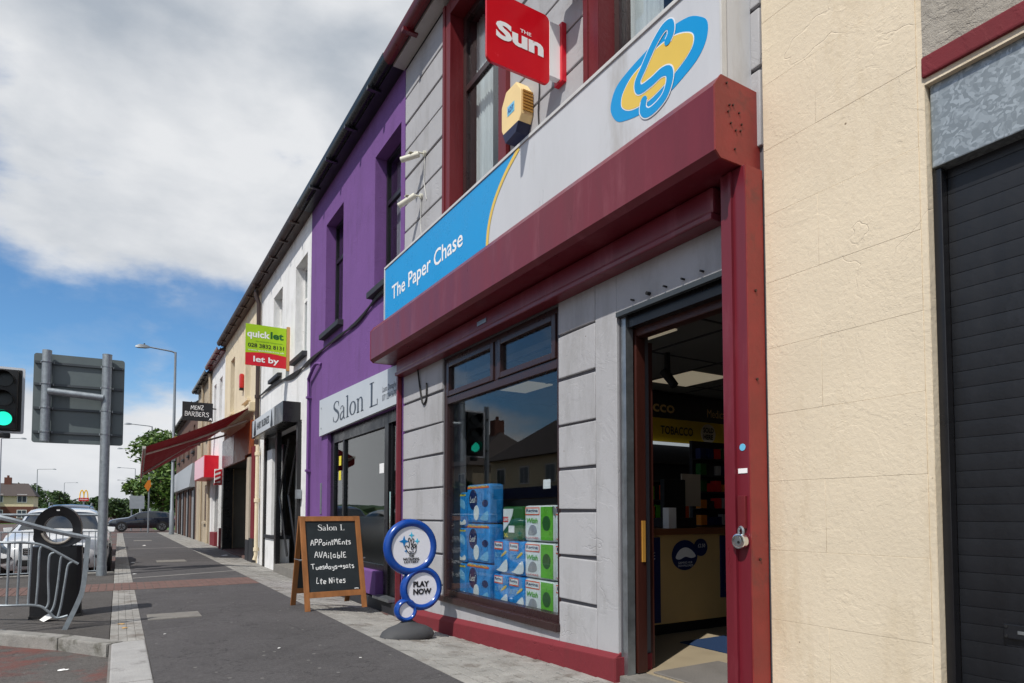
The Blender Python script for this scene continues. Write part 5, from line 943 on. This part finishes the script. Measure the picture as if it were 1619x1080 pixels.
for z_ in (4.10, 3.68, 3.22, 2.76):
    q = B(-1.44, 0.01, 15.045, 15.087, z_-.022, z_+.022); q.v = [(*rt_(x, y), z) for x, y, z in q.v]; q.build('stiffener', 'alu_dark', sp)
    for x_ in (-1.235, -.26):
        c_ = rt_(x_, 14.95); MB().cyl((*c_, z_-.012), (*c_, z_+.012), .092, n=20).build('clamp', 'steel', sp)
        for s_ in (-.1, .1): e_ = rt_(x_+s_, 15.02); MB().cyl((*e_, z_-.02), (*e_, z_+.02), .012, n=6).build('bolt', 'steel', sp)
# ------------------------------------------------------------------ traffic signal
ts = thing('traffic_light', 'traffic signal with its green light lit at the left edge', 'traffic light', (-1.75, 12.5, 0))
MB().cyl((-1.95,12.62,-.1), (-1.95,12.62,3.6), .057, n=14).build('pole', 'galv_pole', ts, smooth=True)
MB().prism(rrect(-1.84, -1.295, 2.44, 3.47, .03), (0,12.52,0), NU, NV, .02).build('backing_border', 'signal_white', ts); MB().prism(rrect(-1.805, -1.33, 2.475, 3.435, .01), (0,12.5,0), NU, NV, .004).build('backing_board', 'signal_black', ts)
B(-1.70, -1.37, 12.40, 12.494, 2.49, 3.42).build('head', 'signal_black', ts, bevel=.02)
for k, (z_, m_) in enumerate(((2.655, 'green_light'), (2.955, 'lens_dark'), (3.255, 'lens_dark'))):
    MB().cyl((-1.535,12.385,z_), (-1.535,12.40,z_), .105, n=24).build('lens', m_, ts)
    vis = MB(); nn = 20
    for i in range(nn+1):
        t = math.pi*(-.12+1.24*i/nn); vis.v += [(-1.535+.125*math.cos(t), 12.40, z_+.125*math.sin(t)), (-1.535+.128*math.cos(t), 12.40-.22*(.35+.65*max(0, math.sin(t))), z_-.02+.128*math.sin(t))]
    vis.f = [(2*i, 2*i+1, 2*i+3, 2*i+2) for i in range(nn)]; vis.build('visor', 'signal_black', ts, smooth='flat')
for z_ in (2.6, 3.3): B(-1.95, -1.6, 12.53, 12.58, z_-.02, z_+.02).build('bracket', 'signal_black', ts)
B(-1.62, -1.45, 12.42, 12.49, 2.36, 2.44).build('sensor', 'signal_black', ts, bevel=.02)
K_ = 1.25                              # the head stands a little farther off than first set out
for ch_ in ts.children: ch_.data.transform(Matrix.Translation((0,0,1.2)) @ Matrix.Scale(K_, 4) @ Matrix.Translation((0,0,-1.2)) @ Matrix.Translation(Vector((-1.75,12.5,0))) ); ch_.data.transform(Matrix.Translation(-Vector((-1.75*K_,12.5*K_,0))))
ts.location = (-1.75*K_, 12.5*K_, 0)
# ------------------------------------------------------------------ lamp posts
def lamp(x, y, arm, h, lb, grp='tall street lamps', base=True, r=.10, yaw=0):
    t = thing('street_lamp', lb, 'street lamp', (x, y, -.1), group=grp)
    MB().tube([(x,y,-.15),(x,y,1.4),(x,y,1.45),(x,y,h-.0)], [r*1.35,r*1.35,r,r*.62], 12).build('column', 'lamp_grey', t, smooth=True)
    MB().tube([(x,y,h-.05),(x+arm*.15,y,h+.02),(x+arm,y,h+.12)], [r*.5,r*.45,r*.4], 8).build('arm', 'lamp_grey', t, smooth=True)
    e = 1 if arm > 0 else -1
    MB().add([(x+arm+e*a, y+b, h+.12+c) for a, b, c in ((0,-.06,-.05),(.2,-.15,-.08),(.55,-.14,-.10),(.72,-.05,-.08),(.72,.05,-.08),(.55,.14,-.10),(.2,.15,-.08),(0,.06,-.05),(0,-.04,.05),(.2,-.1,.10),(.5,-.1,.10),(.7,-.04,.0),(.7,.04,.0),(.5,.1,.10),(.2,.1,.10),(0,.04,.05))], [(0,1,2,3,4,5,6,7),(15,14,13,12,11,10,9,8)]+[(i, (i+1) % 8, 8+(i+1) % 8, 8+i) for i in range(8)]).build('lantern', 'lamp_grey', t, smooth=True)
    if h > 8 and y < 60: MB().cyl((x+arm*.97+e*.3,y,h+.22), (x+arm*.97+e*.3,y,h+.30), .04, n=8).build('photocell', 'black_matte', t); B(x-r*1.1, x+r*1.1, y-.12, y+.05, 4.3, 4.5).build('clamp', 'lamp_grey', t)
lamp(2.66, 42.6, -1.35, 10.75, 'nearest tall grey street lamp, standing at the end of the shop row')
lamp(2.9, 80, -1.9, 10.7, 'street lamp behind the tree, second along the right side'); lamp(2.7, 111, -2.4, 10.7, 'third street lamp along the right side, arm left of the tree'); lamp(2.8, 157, -2.6, 10.7, 'fourth street lamp along the right side'); lamp(2.9, 215, -2.8, 10.7, 'farthest street lamp along the right side')
for x_, y_, arm, lb in ((-15.0, 170, 2.6, 'left and nearer of two far street lamps above the parked cars'), (-14.4, 240, 2.8, 'right and farther of two far street lamps above the parked cars'), (-13.5, 108, 2.0, 'street lamp arm entering at the left edge above the far houses')): lamp(x_, y_, arm, 10.7 if y_ > 120 else 11.2, lb)
for t in [o for o in bpy.data.objects if o.name.startswith('street_lamp')]: pass
ds = thing('warning_sign', 'orange diamond sign on a grey post in front of the tree', 'sign', (1.72, 50, 0)); MB().cyl((1.72,50,-.1), (1.72,50,3.7), .05, n=8).build('post', 'lamp_grey', ds); MB().prism([(1.42,3.05),(1.66,2.7),(1.84,3.1),(1.78,3.5),(1.62,3.45)], (0,49.93,0), NU, NV, .02).build('plate', 'sign_orange', ds)
dr = thing('road_sign', 'pale direction sign on two posts in front of the far tree', 'road sign', (1.3, 58, 0))
B(.7, 1.7, 58, 58.05, 1.6, 2.6).build('panel', 'grey_sign', dr)
for x_ in (.85, 1.5): MB().cyl((x_,58.1,-.1), (x_,58.1,2.7), .05, n=8).build('post', 'lamp_grey', dr)
# ------------------------------------------------------------------ cars (front towards local -y)
def car(lb, loc, rz, paint, tall=1.0, ln=1.0, wd=1.0, rails=False, plate=None):
    t = thing('parked_car', lb, 'car', loc, rz, local=True)
    ST = [(-2.20,.38,.58,.66,.60,.46),(-2.13,.24,.64,.74,.76,.60),(-1.95,.20,.70,.82,.85,.68),(-1.6,.20,.77,.89,.89,.72),(-1.2,.20,.83,.945,.90,.74),(-.92,.20,.89,.985,.905,.74),(-.5,.20,.92,1.20,.91,.68),(-.12,.20,.94,1.385,.91,.61),(.4,.20,.95,1.45,.912,.60),(1.0,.20,.955,1.445,.91,.595),(1.5,.21,.965,1.395,.895,.58),(1.78,.23,.975,1.31,.88,.56),(2.02,.26,.97,1.08,.85,.60),(2.15,.30,.86,.96,.81,.62),(2.20,.40,.70,.82,.74,.58)]
    def sc(z): return z if z < .95 else .95+(z-.95)*tall
    G = []
    for (y, zl, bl, tp, hw, ht) in ST:
        y *= ln; hw *= wd; ht *= wd; tp = sc(tp)
        half = [(0,zl),(hw*.84,zl),(hw*.97,zl+.10),(hw,(zl+bl)/2+.03),(hw*.965,bl),(ht+(.03 if tp < 1.05 else .0),tp-.045),(ht*.78,tp-.004),(0,tp+.02)]
        G.append([(x, y, z) for x, z in half]+[(-x, y, z) for x, z in half[-2:0:-1]])
    n = 14; mb = MB(); mb.v = [p for g in G for p in g]
    mb.f = [(s*n+k, s*n+(k+1) % n, (s+1)*n+(k+1) % n, (s+1)*n+k) for s in range(len(G)-1) for k in range(n)]+[tuple(range(n-1, -1, -1)), tuple(range((len(G)-1)*n, len(G)*n))]
    body = mb.build('body', paint, t, smooth=True); body.data.set_sharp_from_angle(angle=R(50))
    def pt(s, k):
        s0 = min(int(s), len(G)-2); f = s-s0; k0 = int(k) ; g = k-k0
        L4 = lambda a, b, u: Vector(a).lerp(Vector(b), u)
        return L4(L4(G[s0][k0 % n], G[s0][(k0+1) % n], g), L4(G[s0+1][k0 % n], G[s0+1][(k0+1) % n], g), f)
    def patch(name, s0, s1, k0, k1, m_, ns=4, nk=4, off=.012, par=None, ctr=Vector((0,.2,.6))):
        V = [pt(s0+(s1-s0)*i/ns, k0+(k1-k0)*j/nk) for i in range(ns+1) for j in range(nk+1)]
        out = []
        for i in range(ns+1):
            for j in range(nk+1):
                a = V[min(i+1, ns)*(nk+1)+j]-V[max(i-1, 0)*(nk+1)+j]; b = V[i*(nk+1)+min(j+1, nk)]-V[i*(nk+1)+max(j-1, 0)]; nn = a.cross(b); nn = nn.normalized() if nn.length > 1e-9 else Vector((0,0,1))
                if nn.dot(V[i*(nk+1)+j]-ctr) < 0: nn = -nn
                out.append(V[i*(nk+1)+j]+nn*off)
        return MB().add(out, [(i*(nk+1)+j, i*(nk+1)+j+1, (i+1)*(nk+1)+j+1, (i+1)*(nk+1)+j) for i in range(ns) for j in range(nk)]).build(name, m_, par or t, smooth=True)
    patch('windscreen', 5.12, 6.86, 5.35, 8.65, 'car_glass', 4, 8); patch('rear_window', 11.15, 11.95, 5.3, 8.7, 'car_glass', 3, 8)
    for (a, b) in ((4.13, 4.86), (9.87, 9.14)):
        for (s0, s1) in ((5.75, 7.9), (8.0, 9.35), (9.45, 10.8)): patch('side_window', s0, s1, a, b, 'car_glass', 4, 3)
        patch('headlight', .85, 2.7, a-(.62 if a < 9 else -.62), a+(.12 if a < 9 else -.12), 'lamp_clear', 4, 3, .014); patch('tail_light', 12.1, 13.1, a-.3 if a < 9 else a+.3, a+.5 if a < 9 else a-.5, 'lamp_red', 3, 3, .014)
    f = -2.2*ln; w_ = .9*wd
    for (a, b) in ((2.25, 2.95), (11.75, 11.05)): patch('lower_grille', .25, 1.75, a, b, 'black_matte', 4, 3, .012)
    q = MB()
    for k in range(3): q.box(-.50, .50, f-.022, f+.05, .555+.037*k, .572+.037*k)
    B(-.52, .52, f-.012, f+.09, .53, .66).build('grille', 'black_matte', t, bevel=.01); q.build('grille_bar', 'chrome', t)
    B(-.62, .62, f+.0-.004, f+.12, .30, .44).build('air_intake', 'black_matte', t, bevel=.03); B(-.27, .27, f-.03, f-.0, .42, .52).build('number_plate', 'print_white', t)
    for s in (-1, 1): MB().add([(s*.70, f+.05, .34),(s*.52, f+.02, .34),(s*.52, f+.02, .43),(s*.70, f+.07, .43)], [(0,1,2,3)]).build('fog_lamp', 'lamp_clear', t, smooth='flat')
    MB().box(-.78, .78, 2.18*ln, 2.24*ln, .36, .52).build('rear_bumper', 'black_matte', t, bevel=.02)
    for s in (-1, 1):
        MB().add([(s*(.90+.14*a), -.50+b, .99+c) for a, b, c in ((-.2,.0,-.06),(1,-.04,-.05),(1.15,.0,.06),(0,.03,.07),(-.2,.12,-.05),(1,.10,-.04),(1.1,.1,.05),(0,.11,.06))], [(0,1,2,3),(7,6,5,4),(0,4,5,1),(1,5,6,2),(2,6,7,3),(3,7,4,0)]).build('door_mirror', paint, t, bevel=.012)
        for yw in (-1.36*ln, 1.30*ln):
            MB().cyl((s*(w_-.12), yw, .33), (s*(w_+.004), yw, .33), .375, n=28).build('wheel_arch', 'black_matte', t)
            wl = MB().cyl((s*(w_-.2), yw, .315), (s*(w_+.012), yw, .315), .315, n=28).build('wheel', 'tyre', t, bevel=.02)
            r_ = MB()
            for k in range(5):
                A = 2*math.pi*k/5+.3; d = Vector((0, math.cos(A), math.sin(A))); e = Vector((0, -math.sin(A), math.cos(A))); c0 = Vector((s*(w_+.018), yw, .315))
                for sp_k in (-.045, .045): r_.add([c0+d*.03+e*(sp_k-.022), c0+d*.03+e*(sp_k+.022), c0+d*.21+e*(sp_k*1.6+.022), c0+d*.21+e*(sp_k*1.6-.022)], [(0,1,2,3)])
            MB().cyl((s*(w_+.010), yw, .315), (s*(w_+.0145), yw, .315), .215, n=24).build('rim_well', 'black_matte', wl)
            nn = 24; V = [(s*(w_+.02), yw+rr*math.cos(2*math.pi*i/nn), .315+rr*math.sin(2*math.pi*i/nn)) for rr in (.20, .225) for i in range(nn)]
            r_.add(V, [(i, (i+1) % nn, nn+(i+1) % nn, nn+i) for i in range(nn)]); r_.build('rim', 'alloy', wl, smooth='flat')
        for yh in (-.0, .85): B(*(sorted((s*.905, s*.935))), yh, yh+.17, .86, .885).build('door_handle', paint, t)
        if rails: MB().tube([(s*.56*wd,-.2*ln,sc(1.41)),(s*.57*wd,0,sc(1.49)),(s*.57*wd,1.2*ln,sc(1.49)),(s*.56*wd,1.45*ln,sc(1.42))], .018, 6).build('roof_rail', 'steel', t)
    return t
car('white estate car parked facing the camera behind the railing', (-1.12, 18.6, -.16), R(0), 'car_white', 1.08, 1.03, 1.09)
car('dark blue car parked behind the white car, roof rails showing', (-1.35, 25.6, -.11), R(0), 'car_blue', 1.32, 1.0, 1.0, rails=True)
car('dark navy hatchback standing across the end of the pavement', (1.52, 55.2, -.05), R(-90), 'car_navy', 1.0, .97, .97)
# ------------------------------------------------------------------ trees
def tree(lb, x, y, h, r, trunk_h, leaf, n, size, grp, seed, squash=.9, bare=.25):
    rnd = random.Random(seed); t = thing('tree', lb, 'tree', (x, y, -.1), group=grp); tk = MB()
    top = Vector((x+rnd.uniform(-.3, .3), y, trunk_h+.35*(h-trunk_h))); tk.tube(spline([(x, y, -.15), (x+rnd.uniform(-.1, .1), y, trunk_h*.5), (x+rnd.uniform(-.2, .2), y, trunk_h), tuple(top), (x, y, h*.86)], 4), [h*.03*(1-.8*i/16) for i in range(17)], 8)
    cl = []; zc = trunk_h+(h-trunk_h)*.5; rz_ = (h-trunk_h)*.5
    for k in range(34):
        a = rnd.uniform(0, 6.28); u = rnd.uniform(-.95, .95); q = math.sqrt(1-u*u)*rnd.uniform(.55, 1.0)
        c = Vector((x+r*.82*q*math.cos(a), y+r*.82*q*math.sin(a), zc+rz_*.82*u)); cl.append((c, r*rnd.uniform(.2, .40)))
        if k < 12: tk.tube([(x, y, trunk_h*.8+(h-trunk_h)*.3*rnd.random()), tuple((Vector((x, y, c.z-.6))+c)/2), tuple(c)], [h*.011, h*.007, h*.002], 5)
    tk.build('trunk', 'bark', t, smooth=True)
    cr = MB()
    for _ in range(n):
        c, rr = rnd.choice(cl); d = Vector((rnd.gauss(0, 1), rnd.gauss(0, 1), rnd.gauss(0, 1))).normalized()*rr*rnd.random()**.4; p = c+d; p.z = c.z+d.z*squash
        a = Vector((rnd.gauss(0, 1), rnd.gauss(0, 1), rnd.gauss(0, .5))).normalized(); b = a.cross(Vector((rnd.gauss(0, 1), rnd.gauss(0, 1), rnd.gauss(0, 1)))).normalized(); s = size*rnd.uniform(.6, 1.3)
        cr.add([p-a*s, p+b*s*.42, p+a*s, p-b*s*.42], [(0,1,2,3)])
    cr.build('crown', leaf, t, smooth='flat'); return t
tree('large leafy green tree behind the end of the shop row', 3.5, 69, 9.4, 3.5, 1.2, 'leaf', 7500, .25, None, 4)
tree('broad darker tree right of the leafy tree, behind the lamp post', 5.6, 78, 9.2, 3.4, 1.2, 'leaf_dark', 7000, .26, None, 5)
FT = 'far trees along the road'
for i, (x_, y_, h_, r_, lb) in enumerate(((-9.6,150,5.6,2.6,'low far tree just right of the far houses'),(-13.5,175,7.0,3.6,'round far tree under the left street lamp'),(-18,190,8.4,4.0,'tallest far tree behind the left street lamp'),(-9.0,210,5.0,3.2,'far bush between the two far street lamps'),(-3.6,150,4.6,2.2,'dark far tree left of the sign pole'),(-.6,140,4.4,2.6,'far tree just right of the sign pole'),(1.0,165,4.2,3.0,'far tree over the front of the navy hatchback'),(3.6,150,4.4,2.6,'low far tree above the navy hatchback'))):
    tree(lb, x_, y_, h_, r_, .4, 'leaf_dark', 1500, .42, FT, 20+i)
hz_ = MB(); hx = -420; prev = None; rnd = random.Random(5)
while hx < 300: hz_.v += [(hx, 620, -1), (hx, 620+rnd.uniform(0, 20), 5+rnd.uniform(0, 4)), (hx, 700, 9+rnd.uniform(0, 3))]; hx += 8
k = len(hz_.v)//3; hz_.f = [f for i in range(k-1) for f in ((3*i, 3*i+3, 3*i+4, 3*i+1), (3*i+1, 3*i+4, 3*i+5, 3*i+2))]
o = hz_.build('far_woodland', 'leaf_dark', kind='stuff', smooth='flat'); tag(o, 'low dark band of far woodland on the horizon', 'woodland')
# ------------------------------------------------------------------ far houses at the left
def house(lb, cx, cy, wx, dy, he, hr, seed, upper='house_cream', lower='house_brick', split=2.2, face=-1, grp='far houses', chim=True):
    t = thing('house', lb, 'house', (cx, cy, -.1), group=grp); x0, x1, y0, y1 = cx-wx/2, cx+wx/2, cy-dy/2, cy+dy/2
    B(x0, x1, y0, y1, -.2, split).build('lower_wall', lower, t); B(x0+.02, x1-.02, y0+.02, y1-.02, split, he).build('wall', upper, t)
    MB().add([(x0-.3,y0-.4,he-.1),(x1+.3,y0-.4,he-.1),(x1+.3,y1+.4,he-.1),(x0-.3,y1+.4,he-.1),(x0+wx*.18,cy,hr),(x1-wx*.18,cy,hr)], [(0,1,5,4),(2,3,4,5),(1,2,5),(3,0,4),(3,2,1,0)]).build('roof', 'roof_tile', t)
    if chim: c = B(x0+wx*.3, x0+wx*.3+.8, cy-.35, cy+.35, hr-.6, hr+.8).build('chimney', lower, t); MB().cyl((x0+wx*.3+.4,cy,hr+.8), (x0+wx*.3+.4,cy,hr+1.1), .14, n=8).build('chimney_pot', 'house_brick', c)
    nx = max(2, int(wx/2.6))
    for i in range(nx):
        for z_ in (split+.55, .6):
            xc_ = x0+wx*(i+.5)/nx; ww = B(xc_-.55, xc_+.55, y0-.05, y0+.03, z_, z_+1.15).build('window', 'white_upvc', t); B(xc_-.47, xc_-.03, y0-.062, y0-.052, z_+.08, z_+1.07).build('pane', 'far_glass', ww); B(xc_+.03, xc_+.47, y0-.062, y0-.052, z_+.08, z_+1.07).build('pane', 'far_glass', ww)
    return t
house('far house with a hipped brown roof right of the other, brick below', -12.7, 114, 5.2, 6, 3.75, 5.5, 1); house('far cream house at the left edge with a taller gabled roof', -17.6, 112, 5.6, 7, 4.0, 6.3, 2)
fb = struct('far_verge', MB().add([(-30,105,-.1),(-10.4,105,-.1),(-10.4,260,-.1),(-30,260,-.1)], [(0,1,2,3)]), 'grass')
mk = thing('restaurant_sign', 'yellow double arch restaurant sign on a red panel and tall pole', 'sign', (-5.06, 130, 0))
B(-5.78, -4.34, 130, 130.3, 3.35, 3.9).build('panel', 'arch_red', mk); MB().cyl((-5.06,130.2,-.1), (-5.06,130.2,3.35), .13, n=8).build('pole', 'lamp_grey', mk)
for cx_ in (-5.34, -4.78): MB().tube(spline([(cx_-.29,130.1,3.9),(cx_-.24,130.1,4.6),(cx_-.09,130.1,5.1),(cx_+.09,130.1,5.1),(cx_+.24,130.1,4.6),(cx_+.29,130.1,3.9)], 5), .085, 8).build('arch', 'arch_yellow', mk, smooth=True)
text("McDonald's", 'print_white', mk, (-5.6, 130, 3.53), NU, NV, 1.1, .22, bold=.02)
# ------------------------------------------------------------------ the other side of the street (seen in the shop windows)
def opposite(lb, y0, y1, wall, he, hr, sign=None):
    t = thing('house', lb, 'house', (-15, (y0+y1)/2, -.1), group='houses across the street'); x1, x0 = -14.0, -21.0
    B(x0, x1, y0, y1, -.2, he).build('wall', wall, t)
    MB().add([(x1+.45,y0-.2,he-.1),(x1+.45,y1+.2,he-.1),(x0-.4,y1+.2,he-.1),(x0-.4,y0-.2,he-.1),(-17.5,y0+2.2,hr),(-17.5,y1-2.2,hr)], [(0,1,5,4),(2,3,4,5),(1,2,5),(3,0,4),(3,2,1,0)]).build('roof', 'roof_tile', t)
    c = B(-17.9, -17.1, y0+2.4, y0+3.1, hr-.4, hr+.9).build('chimney', 'house_brick', t); MB().cyl((-17.5,y0+2.75,hr+.9), (-17.5,y0+2.75,hr+1.2), .13, n=8).build('chimney_pot', 'house_brick', c)
    k = int((y1-y0)/2.6)
    for i in range(k):
        yc_ = y0+(y1-y0)*(i+.5)/k; ww = B(x1-.02, x1+.05, yc_-.5, yc_+.5, 2.95, 4.0).build('window', 'white_upvc', t); B(x1+.052, x1+.06, yc_-.43, yc_-.03, 3.02, 3.93).build('pane', 'far_glass', ww); B(x1+.052, x1+.06, yc_+.03, yc_+.43, 3.02, 3.93).build('pane', 'far_glass', ww)
    f = B(x1+.02, x1+.15, y0+.6, y1-.6, 2.1, 2.75).build('fascia', sign or 'navy', t); B(x1-.02, x1+.03, y0+.8, y1-.8, .3, 2.05).build('shop_window', 'far_glass', t)
opposite('cream house with a hipped roof across the street, nearest of the row', 8, 20, 'house_cream', 4.6, 7.0, 'dark_base'); opposite('cream house with a navy shop fascia across the street, second of the row', 22.5, 36, 'house_cream', 4.6, 7.2, 'navy'); opposite('beige house across the street, farthest of the row', 38.5, 54, 'beige_render', 4.6, 7.2, 'plinth_red')
for i, (y_, lb) in enumerate(((20.6, 'small round bush tree across the street, nearer of two'), (37.2, 'small round bush tree across the street, farther of two'))): tree(lb, -12.6, y_, 3.6, 1.1, .6, 'leaf_dark', 1400, .18, 'bush trees across the street', 40+i)
# ------------------------------------------------------------------ litter
def scrap(lb, x, y, z, r, m_, seed, flat=.5):
    rnd = random.Random(seed); n = 9; V = [(x, y, z+r*flat)]; 
    for k in range(n): a = 2*math.pi*k/n; q = r*rnd.uniform(.6, 1.1); V.append((x+q*math.cos(a), y+q*math.sin(a), z+.003+rnd.uniform(0, r*flat*.5)))
    for k in range(n): a = 2*math.pi*k/n+.3; q = r*rnd.uniform(.3, .6); V.append((x+q*math.cos(a), y+q*math.sin(a), z+r*flat*rnd.uniform(.5, 1.0)))
    F = [(0, 1+n+k, 1+n+(k+1) % n) for k in range(n)]+[(1+k, 1+(k+1) % n, 1+n+k) for k in range(n)]+[(1+(k+1) % n, 1+n+(k+1) % n, 1+n+k) for k in range(n)]
    tag(MB().add(V, F).build('litter', m_, smooth='flat'), lb, 'litter')
scrap('crumpled white tissue beside the litter bin', -.64, 8.94, 0, .09, 'tissue', 1, 1.0); scrap('white scrap of paper on the road below the kerb', -.37, 6.62, -.11, .042, 'tissue', 2, .3); scrap('pink scrap of paper on the road by the kerb strip', -.06, 5.75, -.11, .055, 'pink_paper', 3, .4)
for i, (x_, y_, r_, m_, lb) in enumerate(((.08,7.95,.035,'leaf_litter','orange crisp leaf on the kerb strip near the road'),(.05,8.25,.04,'leaf_litter','dry leaf on the kerb strip farther along'),(.30,14.9,.05,'tissue','white scrap on the pavement beyond the brick band'),(.33,18.4,.06,'tissue','white scrap on the pavement near the far service cover'),(.85,28,.09,'tissue','white scrap far along the pavement'),(2.7,20.6,.12,'tissue','white paper in the recessed shop lobby under the awning'),(.42,7.35,.018,'tissue','small white scrap on the asphalt beside the kerb strip'),(1.25,6.05,.018,'tissue','small pale scrap in the middle of the near pavement'),(1.75,5.3,.016,'tissue','pale gum-like scrap on the near pavement by the setts'))): scrap(lb, x_, y_, gz(x_, y_), r_, m_, 10+i, .3)
